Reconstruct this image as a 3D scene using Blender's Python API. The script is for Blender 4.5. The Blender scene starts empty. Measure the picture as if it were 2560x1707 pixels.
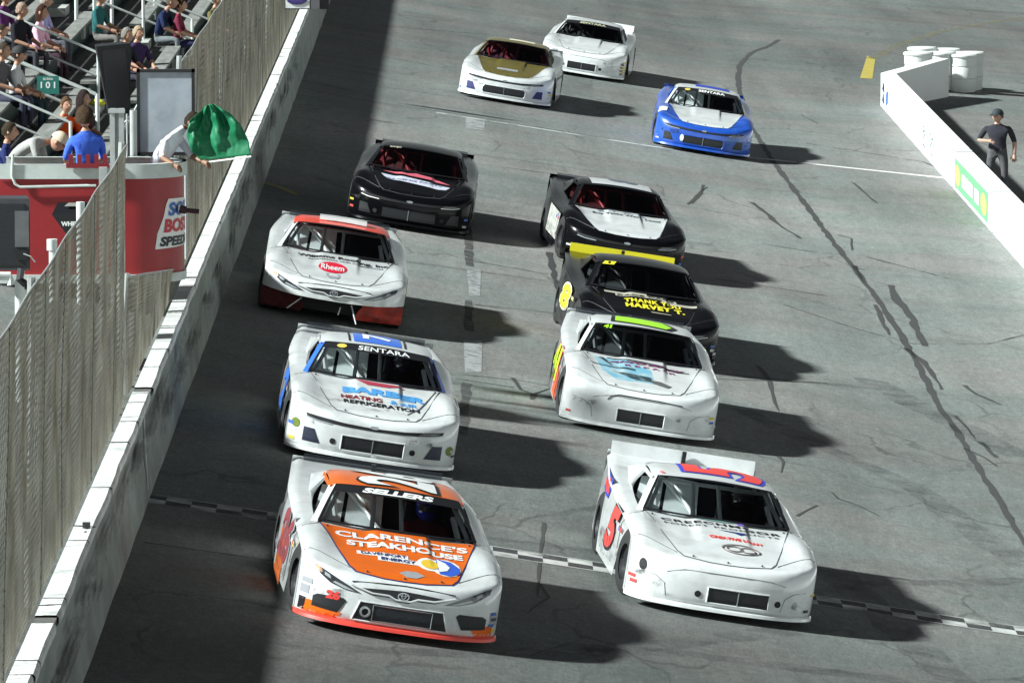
import bpy, bmesh, math, random
from mathutils import Vector, Matrix, Quaternion, noise as mnoise
random.seed(7)
R = math.radians
scene = bpy.context.scene
COL = scene.collection

# ---------------------------------------------------------------- camera
F, YH, XV, H0, BANK = 16000.0, -917.0, 1160.0, 9.6245, 0.1624
PIT = math.atan((853.5 - YH) / F)
YAW = math.atan((1280 - XV) / F * math.cos(PIT))
cam = bpy.data.objects.new('camera', bpy.data.cameras.new('camera'))
COL.objects.link(cam)
cam.location = (0, 0, H0)
cam.rotation_euler = (math.pi / 2 - PIT, 0, -YAW)
cam.data.sensor_width = 36.0
cam.data.lens = F / 2560 * 36
cam.data.clip_start = 1.0
cam.data.clip_end = 1500
scene.camera = cam

# ---------------------------------------------------------------- light
SUN_EL, SUN_AZ = 36.5, 14.0      # stadium floodlights high on the left, a little behind the camera
travel = Vector((math.cos(R(SUN_EL)) * math.cos(R(SUN_AZ)), math.cos(R(SUN_EL)) * math.sin(R(SUN_AZ)), -math.sin(R(SUN_EL))))
sd = bpy.data.lights.new('floodlight', 'SUN')
sd.energy = 4.6
sd.angle = R(3.2)
sd.color = (0.93, 1.0, 0.985)
so = bpy.data.objects.new('floodlight', sd)
COL.objects.link(so)
so.rotation_euler = travel.to_track_quat('-Z', 'Y').to_euler()
so.location = (-40, -10, 40)

world = bpy.data.worlds.new('World')
scene.world = world
world.use_nodes = True
wn, wl = world.node_tree.nodes, world.node_tree.links
wn.clear()
wo = wn.new('ShaderNodeOutputWorld')
bg = wn.new('ShaderNodeBackground')
tc = wn.new('ShaderNodeTexCoord')
sx = wn.new('ShaderNodeSeparateXYZ')
cr = wn.new('ShaderNodeValToRGB')      # night sky: black above, a ring of floodlit haze along the horizon
cr.color_ramp.elements[0].position = 0.0
cr.color_ramp.elements[0].color = (0.46, 0.50, 0.49, 1)
cr.color_ramp.elements[1].position = 0.75
cr.color_ramp.elements[1].color = (0.015, 0.017, 0.021, 1)
e = cr.color_ramp.elements.new(0.22); e.color = (0.23, 0.26, 0.26, 1)
e = cr.color_ramp.elements.new(0.42); e.color = (0.045, 0.05, 0.058, 1)
mr = wn.new('ShaderNodeMapRange')      # brighter towards the grandstand behind the camera
mr.inputs['From Min'].default_value = 0.7; mr.inputs['From Max'].default_value = -0.9
mr.inputs['To Min'].default_value = 0.5; mr.inputs['To Max'].default_value = 1.5
wl.new(tc.outputs['Generated'], sx.inputs[0])
wl.new(sx.outputs['Z'], cr.inputs[0])
wl.new(sx.outputs['Y'], mr.inputs['Value'])
wl.new(cr.outputs[0], bg.inputs['Color'])
wl.new(mr.outputs[0], bg.inputs['Strength'])
wl.new(bg.outputs[0], wo.inputs[0])

scene.view_settings.view_transform = 'Standard'
scene.view_settings.look = 'None'
scene.view_settings.exposure = 1.15
scene.view_settings.gamma = 1.0
scene.render.engine = 'CYCLES'
scene.cycles.max_bounces = 6
scene.cycles.transparent_max_bounces = 12

# ---------------------------------------------------------------- materials
MATS = {}
def mat(name, col, rough=0.6, metal=0.0, spec=0.5, coat=0.0, noise=0.0, nscale=6.0, bump=0.0, bscale=40.0, dirt=None, dscale=2.0, damt=0.5, stretch=None, alpha=None):
    if name in MATS: return MATS[name]
    m = bpy.data.materials.new(name); m.use_nodes = True
    n, l = m.node_tree.nodes, m.node_tree.links
    b = n['Principled BSDF']
    b.inputs['Base Color'].default_value = (*col, 1)
    b.inputs['Roughness'].default_value = rough
    b.inputs['Metallic'].default_value = metal
    b.inputs['Specular IOR Level'].default_value = spec
    b.inputs['Coat Weight'].default_value = coat
    b.inputs['Coat Roughness'].default_value = 0.04
    t = n.new('ShaderNodeTexCoord'); mp = n.new('ShaderNodeMapping')
    l.new(t.outputs['Object'], mp.inputs[0])
    if stretch: mp.inputs['Scale'].default_value = stretch
    src = None
    if noise > 0:
        nz = n.new('ShaderNodeTexNoise'); nz.inputs['Scale'].default_value = nscale; nz.inputs['Detail'].default_value = 6
        l.new(mp.outputs[0], nz.inputs['Vector'])
        hv = n.new('ShaderNodeMapRange'); hv.inputs['From Min'].default_value = .25; hv.inputs['From Max'].default_value = .75
        hv.inputs['To Min'].default_value = 1 - noise; hv.inputs['To Max'].default_value = 1 + noise * .6
        l.new(nz.outputs[0], hv.inputs['Value'])
        mx = n.new('ShaderNodeVectorMath'); mx.operation = 'SCALE'; mx.inputs[0].default_value = col
        l.new(hv.outputs[0], mx.inputs['Scale']); src = mx.outputs[0]
    if dirt:
        nz = n.new('ShaderNodeTexNoise'); nz.inputs['Scale'].default_value = dscale; nz.inputs['Detail'].default_value = 8; nz.inputs['Roughness'].default_value = .65
        l.new(mp.outputs[0], nz.inputs['Vector'])
        rr = n.new('ShaderNodeValToRGB'); rr.color_ramp.elements[0].position = .48; rr.color_ramp.elements[1].position = .72
        rr.color_ramp.elements[1].color = (damt, damt, damt, 1)
        l.new(nz.outputs[0], rr.inputs[0])
        mi = n.new('ShaderNodeMix'); mi.data_type = 'RGBA'
        if src: l.new(src, mi.inputs[6])
        else: mi.inputs[6].default_value = (*col, 1)
        mi.inputs[7].default_value = (*dirt, 1)
        l.new(rr.outputs[0], mi.inputs[0]); src = mi.outputs[2]
    if src: l.new(src, b.inputs['Base Color'])
    if bump > 0:
        nz = n.new('ShaderNodeTexNoise'); nz.inputs['Scale'].default_value = bscale; nz.inputs['Detail'].default_value = 4
        l.new(mp.outputs[0], nz.inputs['Vector'])
        bp = n.new('ShaderNodeBump'); bp.inputs['Strength'].default_value = bump; bp.inputs['Distance'].default_value = .02
        l.new(nz.outputs[0], bp.inputs['Height']); l.new(bp.outputs[0], b.inputs['Normal'])
    if alpha is not None: b.inputs['Alpha'].default_value = alpha
    MATS[name] = m
    return m

def paint(name, col, dirt=(0.25, 0.24, 0.22), damt=.32):
    return mat('paint_' + name, col, rough=.30, coat=.9, noise=.07, nscale=4, dirt=dirt, dscale=3.4, damt=damt, bump=.2, bscale=6)

def glass_mat():
    m = bpy.data.materials.new('windshield_glass'); m.use_nodes = True
    n, l = m.node_tree.nodes, m.node_tree.links
    n.clear()
    o = n.new('ShaderNodeOutputMaterial'); mix = n.new('ShaderNodeMixShader'); tr = n.new('ShaderNodeBsdfTransparent'); gl = n.new('ShaderNodeBsdfGlossy')
    fr = n.new('ShaderNodeFresnel'); fr.inputs[0].default_value = 1.4
    tr.inputs[0].default_value = (.86, .89, .88, 1); gl.inputs['Roughness'].default_value = .04
    l.new(fr.outputs[0], mix.inputs[0]); l.new(tr.outputs[0], mix.inputs[1]); l.new(gl.outputs[0], mix.inputs[2]); l.new(mix.outputs[0], o.inputs[0])
    return m
GLASS = glass_mat()

def asphalt_mat():
    m = bpy.data.materials.new('asphalt'); m.use_nodes = True
    n, l = m.node_tree.nodes, m.node_tree.links
    b = n['Principled BSDF']; b.inputs['Roughness'].default_value = .8; b.inputs['Specular IOR Level'].default_value = .3
    t = n.new('ShaderNodeTexCoord')
    def noise(scale, detail=6, rough=.6, st=(1, 1, 1)):
        mp = n.new('ShaderNodeMapping'); mp.inputs['Scale'].default_value = st
        l.new(t.outputs['Object'], mp.inputs[0])
        z = n.new('ShaderNodeTexNoise'); z.inputs['Scale'].default_value = scale; z.inputs['Detail'].default_value = detail; z.inputs['Roughness'].default_value = rough
        l.new(mp.outputs[0], z.inputs['Vector']); return z.outputs[0]
    def mrange(s, a, c, d, f):
        r = n.new('ShaderNodeMapRange'); r.inputs['From Min'].default_value = a; r.inputs['From Max'].default_value = c
        r.inputs['To Min'].default_value = d; r.inputs['To Max'].default_value = f
        l.new(s, r.inputs['Value']); return r.outputs[0]
    def mul(a, c):
        r = n.new('ShaderNodeMath'); r.operation = 'MULTIPLY'; l.new(a, r.inputs[0]); l.new(c, r.inputs[1]); return r.outputs[0]
    grain = mrange(noise(26, 4, .9), .3, .7, .68, 1.32)
    fine = mrange(noise(7, 6, .75), .25, .75, .76, 1.24)
    patch = mrange(noise(.22, 5, .6, (1, .35, 1)), .3, .7, .80, 1.2)
    streak = mrange(noise(.9, 4, .6, (1, .05, 1)), .3, .75, 1.1, .76)
    cross = mrange(noise(.5, 4, .6, (.12, 1.1, 1)), .45, .8, 1.0, .74)
    f = mul(mul(mul(grain, fine), mul(patch, streak)), cross)
    f = mul(f, mrange(noise(38, 3, .85, (1, .13, 1)), .3, .7, .80, 1.20))
    f = mul(f, mrange(noise(10, 4, .8, (1, .16, 1)), .3, .7, .86, 1.14))
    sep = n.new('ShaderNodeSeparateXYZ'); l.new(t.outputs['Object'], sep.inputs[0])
    near = mrange(sep.outputs['Y'], 56, 92, .54, 1.04)      # asphalt colour gets darker towards the camera
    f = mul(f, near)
    far = mrange(sep.outputs['Y'], 118, 165, 1.0, .62)  # distant asphalt darkened: floodlight falloff put into the colour
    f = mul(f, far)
    # fine alligator cracks, only in some places
    mpv = n.new('ShaderNodeMapping'); l.new(t.outputs['Object'], mpv.inputs[0]); mpv.inputs['Scale'].default_value = (1, .45, 1)
    nd = n.new('ShaderNodeTexNoise'); nd.inputs['Scale'].default_value = .8; nd.inputs['Detail'].default_value = 5; l.new(mpv.outputs[0], nd.inputs['Vector'])
    va = n.new('ShaderNodeVectorMath'); va.operation = 'MULTIPLY_ADD'; va.inputs[1].default_value = (1.6, 1.6, 0)
    l.new(nd.outputs['Color'], va.inputs[0]); l.new(mpv.outputs[0], va.inputs[2])
    vo = n.new('ShaderNodeTexVoronoi'); vo.feature = 'DISTANCE_TO_EDGE'; vo.inputs['Scale'].default_value = .42; l.new(va.outputs[0], vo.inputs['Vector'])
    ck = mrange(vo.outputs['Distance'], .004, .014, 0, 1)
    mk = mrange(noise(.35, 4, .6), .46, .60, 1, 0)
    mxm = n.new('ShaderNodeMath'); mxm.operation = 'MAXIMUM'; l.new(ck, mxm.inputs[0]); l.new(mk, mxm.inputs[1])
    f = mul(f, mrange(mxm.outputs[0], 0, 1, .62, 1))
    wear = noise(.3, 3, .5)
    mi = n.new('ShaderNodeMix'); mi.data_type = 'RGBA'
    mi.inputs[6].default_value = (.228, .224, .214, 1); mi.inputs[7].default_value = (.198, .220, .207, 1)
    l.new(mrange(wear, .4, .6, 0, 1), mi.inputs[0])
    vm = n.new('ShaderNodeVectorMath'); vm.operation = 'SCALE'
    l.new(mi.outputs[2], vm.inputs[0]); l.new(f, vm.inputs['Scale']); l.new(vm.outputs[0], b.inputs['Base Color'])
    bp = n.new('ShaderNodeBump'); bp.inputs['Strength'].default_value = .35; bp.inputs['Distance'].default_value = .01
    l.new(noise(60, 3, .7), bp.inputs['Height']); l.new(bp.outputs[0], b.inputs['Normal'])
    return m

BLACK = mat('black_paint', (.012, .012, .014), rough=.35, coat=.4)
DARK = mat('dark_opening', (.008, .008, .009), rough=.7)
MESHM = mat('grille_mesh', (.018, .019, .022), rough=.45, noise=.5, nscale=60)
RUBBER = mat('tyre_rubber', (.02, .02, .02), rough=.75)
RIM = mat('wheel_rim', (.06, .06, .065), rough=.4, metal=.6)
STEEL = mat('galvanised_steel', (.46, .48, .47), rough=.5, metal=.3, noise=.15, nscale=4, dirt=(.22, .2, .17), dscale=3, damt=.5)
WHITEPIPE = mat('white_pipe', (.62, .66, .64), rough=.5, noise=.1)
CONC = mat('wall_concrete', (.30, .325, .30), rough=.85, noise=.35, nscale=2.2, dirt=(.12, .13, .12), dscale=1.3, damt=.6, stretch=(1, .5, 1.1), bump=.35, bscale=25)
CONCTOP = mat('wall_coping_concrete', (.78, .79, .77), rough=.85, noise=.25, nscale=2, dirt=(.22, .21, .2), dscale=1.7, damt=.6, bump=.3, bscale=20)
WIRE = mat('chain_link_wire', (.36, .335, .27), rough=.7, metal=.0, noise=.5, nscale=1.6, dirt=(.17, .135, .09), dscale=1.2, damt=.8)
SKIN = mat('skin', (.46, .25, .17), rough=.55, noise=.08)
SKIND = mat('skin_shadow', (.32, .17, .11), rough=.55, noise=.08)

# ---------------------------------------------------------------- helpers
def gz(x):
    if x < 6: return -BANK * x
    return -BANK * 6 - .08 * (x - 6)
def proj_ray(px, py):
    u, v = (px - 1280) / F, -(py - 853.5) / F
    d = Vector((u, v, -1))
    d.rotate(cam.rotation_euler)
    return d
def ground_at(px, py, dz=0.0):
    d = proj_ray(px, py)
    lo, hi = 5.0, 600.0
    for _ in range(60):
        t = (lo + hi) / 2
        p = Vector((0, 0, H0)) + d * t
        if p.z > gz(p.x) + dz: lo = t
        else: hi = t
    return p
def at_depth(px, py, Y):
    d = proj_ray(px, py); t = Y / d.y
    return Vector((0, 0, H0)) + d * t

def link(o, parent=None):
    COL.objects.link(o)
    if parent: o.parent = parent
    return o
def tag(o, label=None, cat=None, group=None, kind=None):
    if label: o['label'] = label
    if cat: o['category'] = cat
    if group: o['group'] = group
    if kind: o['kind'] = kind
    return o
def empty(name, label, cat, loc=(0, 0, 0), group=None, M=None):
    o = bpy.data.objects.new(name, None); o.empty_display_size = .2
    COL.objects.link(o)
    if M is not None: o.matrix_basis = M
    else: o.location = loc
    return tag(o, label, cat, group)

class MB:
    def __init__(s): s.v = []; s.f = []; s.m = []; s.cur = 0
    def add(s, vs, fs, M=None):
        b = len(s.v)
        s.v += [tuple(M @ Vector(v)) if M is not None else tuple(v) for v in vs]
        for f in fs: s.f.append([i + b for i in f]); s.m.append(s.cur)
    def box(s, c, d, M=None, taper=1.0):
        x, y, z = [k / 2 for k in d]; cx, cy, cz = c
        vs = [(cx + i * x * (taper if k > 0 else 1), cy + j * y * (taper if k > 0 else 1), cz + k * z) for k in (-1, 1) for j in (-1, 1) for i in (-1, 1)]
        s.add(vs, [(0, 2, 3, 1), (4, 5, 7, 6), (0, 1, 5, 4), (2, 6, 7, 3), (0, 4, 6, 2), (1, 3, 7, 5)], M)
    def tube(s, pts, r, n=8, caps=True, M=None):
        pts = [Vector(p) for p in pts]; rs = r if isinstance(r, (list, tuple)) else [r] * len(pts)
        rings = []; prev = None
        for i, p in enumerate(pts):
            a = pts[max(i - 1, 0)]; b = pts[min(i + 1, len(pts) - 1)]
            d = (b - a).normalized()
            if prev is None:
                up = Vector((0, 0, 1)) if abs(d.z) < .9 else Vector((1, 0, 0))
                u = d.cross(up).normalized()
            else: u = (prev - d * prev.dot(d)).normalized()
            prev = u; w = d.cross(u)
            rings.append([p + (u * math.cos(2 * math.pi * k / n) + w * math.sin(2 * math.pi * k / n)) * rs[i] for k in range(n)])
        vs = [v for rg in rings for v in rg]; fs = []
        for i in range(len(pts) - 1):
            for k in range(n):
                fs.append((i * n + k, i * n + (k + 1) % n, (i + 1) * n + (k + 1) % n, (i + 1) * n + k))
        if caps:
            fs.append(list(range(n))[::-1]); fs.append([(len(pts) - 1) * n + k for k in range(n)])
        s.add(vs, fs, M)
    def grid(s, rows, M=None, skip=None, flip=False):
        h, w = len(rows), len(rows[0]); vs = [p for r in rows for p in r]; fs = []
        for i in range(h - 1):
            for j in range(w - 1):
                if skip and skip(i, j): continue
                q = (i * w + j, i * w + j + 1, (i + 1) * w + j + 1, (i + 1) * w + j)
                fs.append(q[::-1] if flip else q)
        s.add(vs, fs, M)
    def ell(s, c, r, n=12, m=8, M=None):
        rows = []
        for i in range(m + 1):
            th = math.pi * i / m
            rows.append([(c[0] + r[0] * math.sin(th) * math.cos(2 * math.pi * j / n), c[1] + r[1] * math.sin(th) * math.sin(2 * math.pi * j / n), c[2] + r[2] * math.cos(th)) for j in range(n + 1)])
        s.grid(rows, M)
    def prism(s, poly, z0, z1, M=None):
        n = len(poly)
        vs = [(x, y, z0) for x, y in poly] + [(x, y, z1) for x, y in poly]
        fs = [list(range(n))[::-1], list(range(n, 2 * n))] + [(i, (i + 1) % n, n + (i + 1) % n, n + i) for i in range(n)]
        s.add(vs, fs, M)
    def build(s, name, m, parent=None, smooth=False, ang=35, weld=False):
        me = bpy.data.meshes.new(name); me.from_pydata(s.v, [], s.f)
        mats = m if isinstance(m, (list, tuple)) else [m]
        for k in mats: me.materials.append(k)
        if len(mats) > 1: me.polygons.foreach_set('material_index', s.m)
        if weld:
            bm = bmesh.new(); bm.from_mesh(me); bmesh.ops.remove_doubles(bm, verts=bm.verts, dist=.0005)
            bmesh.ops.recalc_face_normals(bm, faces=bm.faces); bm.to_mesh(me); bm.free()
        if smooth:
            me.polygons.foreach_set('use_smooth', [True] * len(me.polygons))
            me.set_sharp_from_angle(angle=R(ang))
        me.update()
        return link(bpy.data.objects.new(name, me), parent)

def conform(bm_or_polys, fn, maxlen=.06):
    """triangulates 2D polygons, splits long edges and maps them on a surface fn(u,v)"""
    if isinstance(bm_or_polys, bmesh.types.BMesh): bm = bm_or_polys
    else:
        bm = bmesh.new()
        for p in bm_or_polys:
            bm.faces.new([bm.verts.new((u, v, 0)) for u, v in p])
    bmesh.ops.triangulate(bm, faces=bm.faces)
    for _ in range(7):
        ed = [e for e in bm.edges if e.calc_length() > maxlen]
        if not ed: break
        bmesh.ops.subdivide_edges(bm, edges=ed, cuts=1)
        bmesh.ops.triangulate(bm, faces=bm.faces)
    for v in bm.verts: v.co = Vector(fn(v.co.x, v.co.y))
    return bm
def bm_obj(bm, name, m, parent):
    me = bpy.data.meshes.new(name); bm.to_mesh(me); bm.free(); me.materials.append(m)
    return link(bpy.data.objects.new(name, me), parent)
def text_bm(s, bold=0.0, shear=0.0, space=1.0):
    cu = bpy.data.curves.new('t', 'FONT'); cu.body = s; cu.size = 1; cu.align_x = 'CENTER'; cu.offset = bold; cu.shear = shear; cu.space_character = space
    cu.resolution_u = 3
    ob = bpy.data.objects.new('t', cu); COL.objects.link(ob)
    dg = bpy.context.evaluated_depsgraph_get()
    me = bpy.data.meshes.new_from_object(ob.evaluated_get(dg))
    bm = bmesh.new(); bm.from_mesh(me)
    bpy.data.objects.remove(ob); bpy.data.curves.remove(cu); bpy.data.meshes.remove(me)
    xs = [v.co.x for v in bm.verts]; ys = [v.co.y for v in bm.verts]
    x0, x1, y0, y1 = min(xs), max(xs), min(ys), max(ys)
    for v in bm.verts: v.co.x = (v.co.x - (x0 + x1) / 2) / (x1 - x0); v.co.y = (v.co.y - (y0 + y1) / 2) / (y1 - y0)
    return bm
def lettering(s, cx, cy, w, h, fn, m, parent, name='lettering', bold=.02, shear=0.0, rot=0.0, space=1.0, arc=0.0, maxlen=.035):
    bm = text_bm(s, bold, shear, space)
    ca, sa = math.cos(rot), math.sin(rot)
    for v in bm.verts:
        x, y = v.co.x * w, v.co.y * h
        y += arc * (1 - (2 * v.co.x) ** 2)
        v.co.x, v.co.y = cx + x * ca - y * sa, cy + x * sa + y * ca
    return bm_obj(conform(bm, fn, maxlen), name, m, parent)

def sm(a, b, x):
    t = min(1, max(0, (x - a) / (b - a))); return t * t * (3 - 2 * t)
def lerp_tab(tab, y):
    if y <= tab[0][0]: return tab[0][1]
    for (a, va), (b, vb) in zip(tab, tab[1:]):
        if y <= b: return va + (vb - va) * (y - a) / (b - a)
    return tab[-1][1]
# ================================================================ SETTING
xs = [-40, -20, -10, -6, -5, -4] + [i * .5 for i in range(-7, 13)] + [8, 10, 12, 16, 24, 60]
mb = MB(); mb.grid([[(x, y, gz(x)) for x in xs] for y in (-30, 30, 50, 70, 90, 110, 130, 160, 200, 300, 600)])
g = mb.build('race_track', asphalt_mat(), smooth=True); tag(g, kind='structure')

def poly_ground(pts_list, name, m, lift=.004, label=None, maxlen=1.0, fn=None):
    bm = bmesh.new()
    for pts in pts_list:
        w = [ground_at(*p) for p in pts]
        bm.faces.new([bm.verts.new((q.x, q.y, 0)) for q in w])
    conform(bm, lambda x, y: (x, y, gz(x) + lift), maxlen)
    o = bm_obj(bm, name, m, None); tag(o, label, kind='structure'); return o
def worn(name, col, thr=.45, scale=3, rough=.8, stretch=(1, 1, 1), soft=.08):
    """paint or tar film with worn-through holes"""
    m = bpy.data.materials.new(name); m.use_nodes = True
    n, l = m.node_tree.nodes, m.node_tree.links
    b = n['Principled BSDF']; b.inputs['Base Color'].default_value = (*col, 1); b.inputs['Roughness'].default_value = rough
    t = n.new('ShaderNodeTexCoord'); mp = n.new('ShaderNodeMapping'); mp.inputs['Scale'].default_value = stretch
    z = n.new('ShaderNodeTexNoise'); z.inputs['Scale'].default_value = scale; z.inputs['Detail'].default_value = 7; z.inputs['Roughness'].default_value = .7
    r = n.new('ShaderNodeMapRange'); r.inputs['From Min'].default_value = thr - soft; r.inputs['From Max'].default_value = thr + soft
    l.new(t.outputs['Object'], mp.inputs[0]); l.new(mp.outputs[0], z.inputs['Vector']); l.new(z.outputs[0], r.inputs['Value']); l.new(r.outputs[0], b.inputs['Alpha'])
    return m
def strip_px(pts, w, name, m, jitter=.0, lift=.004, label=None):
    """a ribbon on the ground along pixel points, w metres wide (list or number)"""
    P = [ground_at(*p) for p in pts]
    Q = []
    for i in range(len(P) - 1):
        n = max(1, int((P[i + 1] - P[i]).length / .5)) if jitter else 1
        for k in range(n): Q.append(P[i].lerp(P[i + 1], k / n))
    Q.append(P[-1])
    rows = []
    for i, q in enumerate(Q):
        a, b = Q[max(0, i - 1)], Q[min(len(Q) - 1, i + 1)]
        d = (b - a); d.z = 0; d.normalize(); nrm = Vector((d.y, -d.x, 0))
        ww = (w if not isinstance(w, (list, tuple)) else w[0] + (w[1] - w[0]) * i / len(Q)) / 2
        j1, j2 = [random.uniform(-jitter, jitter) for _ in range(2)]
        A = q + nrm * (ww + j1); B = q - nrm * (ww + j2)
        rows.append([(A.x, A.y, gz(A.x) + lift), (B.x, B.y, gz(B.x) + lift)])
    mb = MB(); mb.grid(rows); o = mb.build(name, m); tag(o, label, kind='structure'); return o

TAR = worn('tar_sealant', (.045, .045, .045), thr=.30, scale=2.5)
TAR2 = worn('rubber_marks', (.06, .06, .06), thr=.50, scale=2.2, soft=.2)
k = 1 / .91875
def D(*pts): return [(x * k, y * k) for x, y in pts]
main = D((1790, 92), (1762, 108), (1725, 122), (1699, 150), (1695, 180), (1698, 215), (1725, 290), (1778, 375), (1850, 470), (1905, 545), (1960, 615), (2010, 680), (2070, 770), (2120, 860), (2155, 930), (2190, 980), (2250, 1080), (2300, 1160), (2352, 1245), (2400, 1330))
strip_px(main, [.13, .09], 'tar_seam', TAR, jitter=.022)
cracks = [
 (D((1580, 470), (1610, 440), (1625, 430)), .05), (D((1727, 465), (1745, 480), (1760, 490), (1775, 505), (1800, 525), (1840, 548)), .13),
 (D((1960, 610), (1985, 650)), .1), (D((2045, 655), (2060, 690), (2090, 720), (2105, 760), (2125, 795)), .16), (D((2010, 700), (2030, 745), (2045, 770)), .10),
 (D((2080, 800), (2120, 830), (2150, 870), (2165, 895)), .11), (D((1960, 420), (2000, 455), (2015, 468)), .07),
 (D((1985, 620), (1965, 615)), .05), (D((1925, 540), (1955, 548), (1958, 575)), .05),
 (D((2192, 955), (2215, 975), (2240, 1008)), .06), (D((2250, 1015), (2290, 1050)), .09), (D((2215, 1030), (2260, 1050), (2290, 1070)), .05),
 (D((2215, 885), (2240, 905), (2300, 930)), .09),
 (D((1740, 840), (1765, 870), (1775, 900), (1780, 925), (1790, 945)), .07), (D((1180, 868), (1195, 895), (1225, 905)), .07), (D((1225, 905), (1270, 890)), .04),
 (D((1225, 905), (1222, 918)), .09), (D((1785, 1045), (1800, 1060), (1795, 1085)), .06), (D((1910, 1130), (1925, 1145), (1970, 1160), (2020, 1185)), .04),
 (D((1830, 1185), (1875, 1160)), .05), (D((1262, 580), (1275, 640), (1290, 680), (1300, 735)), .11), (D((1250, 1200), (1240, 1290), (1235, 1370)), .05),
 (D((1615, 425), (1612, 445), (1590, 468)), .06), (D((1585, 325), (1590, 350)), .03), (D((1840, 265), (1880, 285)), .04),
 (D((1240, 1340), (1260, 1372), (1215, 1404)), .04), (D((1230, 1500), (1330, 1470), (1380, 1520)), .03)]
for c, w in cracks: strip_px(c, [w, w * .4], 'tar_patch', TAR, jitter=w * .22)
# transverse seams between the paving lifts
for c in [D((700, 205), (860, 235), (1050, 262), (1400, 320)), D((880, 330), (1080, 375), (1270, 400)), D((1085, 600), (1260, 630)), D((1090, 700), (1300, 722)),
          D((1060, 860), (1200, 875), (1285, 890)), D((1050, 870), (1180, 890)), D((1060, 955), (1240, 975), (1330, 985)), D((880, 130), (1060, 165)), D((870, 60), (1120, 80)),
          D((1750, 560), (1990, 590), (2180, 640)), D((1800, 700), (2100, 790), (2270, 790), (2352, 770)), D((1640, 640), (1900, 680)), D((1640, 870), (1900, 880)),
          D((330, 1245), (640, 1290)), D((1180, 150), (1050, 130)), D((1850, 330), (2120, 372), (2180, 395)), D((1470, 175), (1730, 210))]:
    strip_px(c, .07, 'paving_seam', TAR2, jitter=.02)
for c, w in [(D((1075, 520), (1078, 612)), .14), (D((1078, 690), (1076, 760)), .12), (D((1072, 880), (1064, 1000)), .12), (D((720, 1200), (650, 1568)), .0)]:
    if w: strip_px(c, w, 'rubber_mark', TAR2, jitter=.02)
for c, w in [(D((1990, 870), (2352, 1050)), .5), (D((1700, 940), (2100, 1120), (2352, 1300)), .45), (D((1900, 1300), (2200, 1568)), .5), (D((640, 1480), (1230, 1510), (1900, 1440)), .35),
             (D((1640, 860), (1990, 890)), .3), (D((1200, 1480), (1560, 1500), (2100, 1568)), .4), (D((1640, 1395), (2010, 1340), (2352, 1330)), .3)]:
    strip_px(c, w, 'rubber_mark', worn('rubber_streak', (.06, .06, .065), thr=.78, scale=1.2, soft=.4), jitter=.05)
# pale repaired squares in the middle of the lanes
PALE = worn('pale_patch_paint', (.34, .35, .35), thr=.42, scale=5, soft=.1)
for c in [D((1073, 620), (1105, 620), (1103, 680), (1078, 680)), D((1065, 783), (1108, 783), (1106, 855), (1068, 855)), D((1070, 270), (1115, 275), (1112, 300), (1070, 296))]:
    poly_ground([c], 'pale_repair_patch', PALE)
LINEW = worn('worn_white_line', (.55, .56, .54), thr=.43, scale=2.0, soft=.12)
LINEB = mat('white_line_paint', (.74, .74, .72), rough=.7, noise=.15, nscale=8)
strip_px([(1090, 282), (1637, 368), (1790, 386), (2040, 411)], .22, 'restart_line', worn('faded_line', (.55, .56, .55), thr=.44, scale=2.6), lift=.005)
strip_px([(2035, 411), (2374, 447)], .26, 'pit_exit_line', LINEB, lift=.005)
strip_px([(735, 215), (900, 248)], .12, 'faded_line', worn('faded_line2', (.3, .31, .3), thr=.5, scale=4))
YEL = mat('yellow_line_paint', (.42, .34, .07), rough=.7, noise=.2, nscale=3)
YELW = worn('worn_yellow_line', (.22, .20, .11), thr=.60, scale=1.2, soft=.2)
poly_ground([[(2150, 196), (2181, 198), (2188, 150), (2168, 140)]], 'yellow_line_dash', YEL)
strip_px([(2178, 148), (2260, 108), (2360, 78), (2560, 44)], .30, 'yellow_apron_line', YELW)
strip_px([(643, 452), (700, 468), (742, 487)], .13, 'yellow_grid_line', YEL)
# chequered start and finish line: two rows of worn squares
A, B = ground_at(352, 1243), ground_at(2600, 1583)
n = 36; dv = (B - A) / n
CHW = worn('chequer_white', (.52, .53, .51), thr=.46, scale=1.6, soft=.16); CHB = worn('chequer_black', (.045, .045, .047), thr=.47, scale=1.6, soft=.16)
for par, m, nm in ((0, CHW, 'finish_line_white_squares'), (1, CHB, 'finish_line_black_squares')):
    mb = MB()
    for i in range(n):
        for r in range(2):
            if (i + r) % 2 != par: continue
            p = A + dv * i; q = p + dv; y0 = (r - 1) * .30; y1 = y0 + .30
            mb.add([(p.x, p.y + y0, gz(p.x) + .006), (q.x, q.y + y0, gz(q.x) + .006), (q.x, q.y + y1, gz(q.x) + .006), (p.x, p.y + y1, gz(p.x) + .006)], [(0, 1, 2, 3)])
    tag(mb.build(nm, m), kind='structure')
for yy in (-.34, .31):
    mb = MB(); mb.grid([[(p.x, p.y + yy + d, gz(p.x) + .006) for d in (0, .05)] for p in (A + dv * i for i in range(n + 1))])
    tag(mb.build('finish_line_border', CHW), kind='structure')

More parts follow.
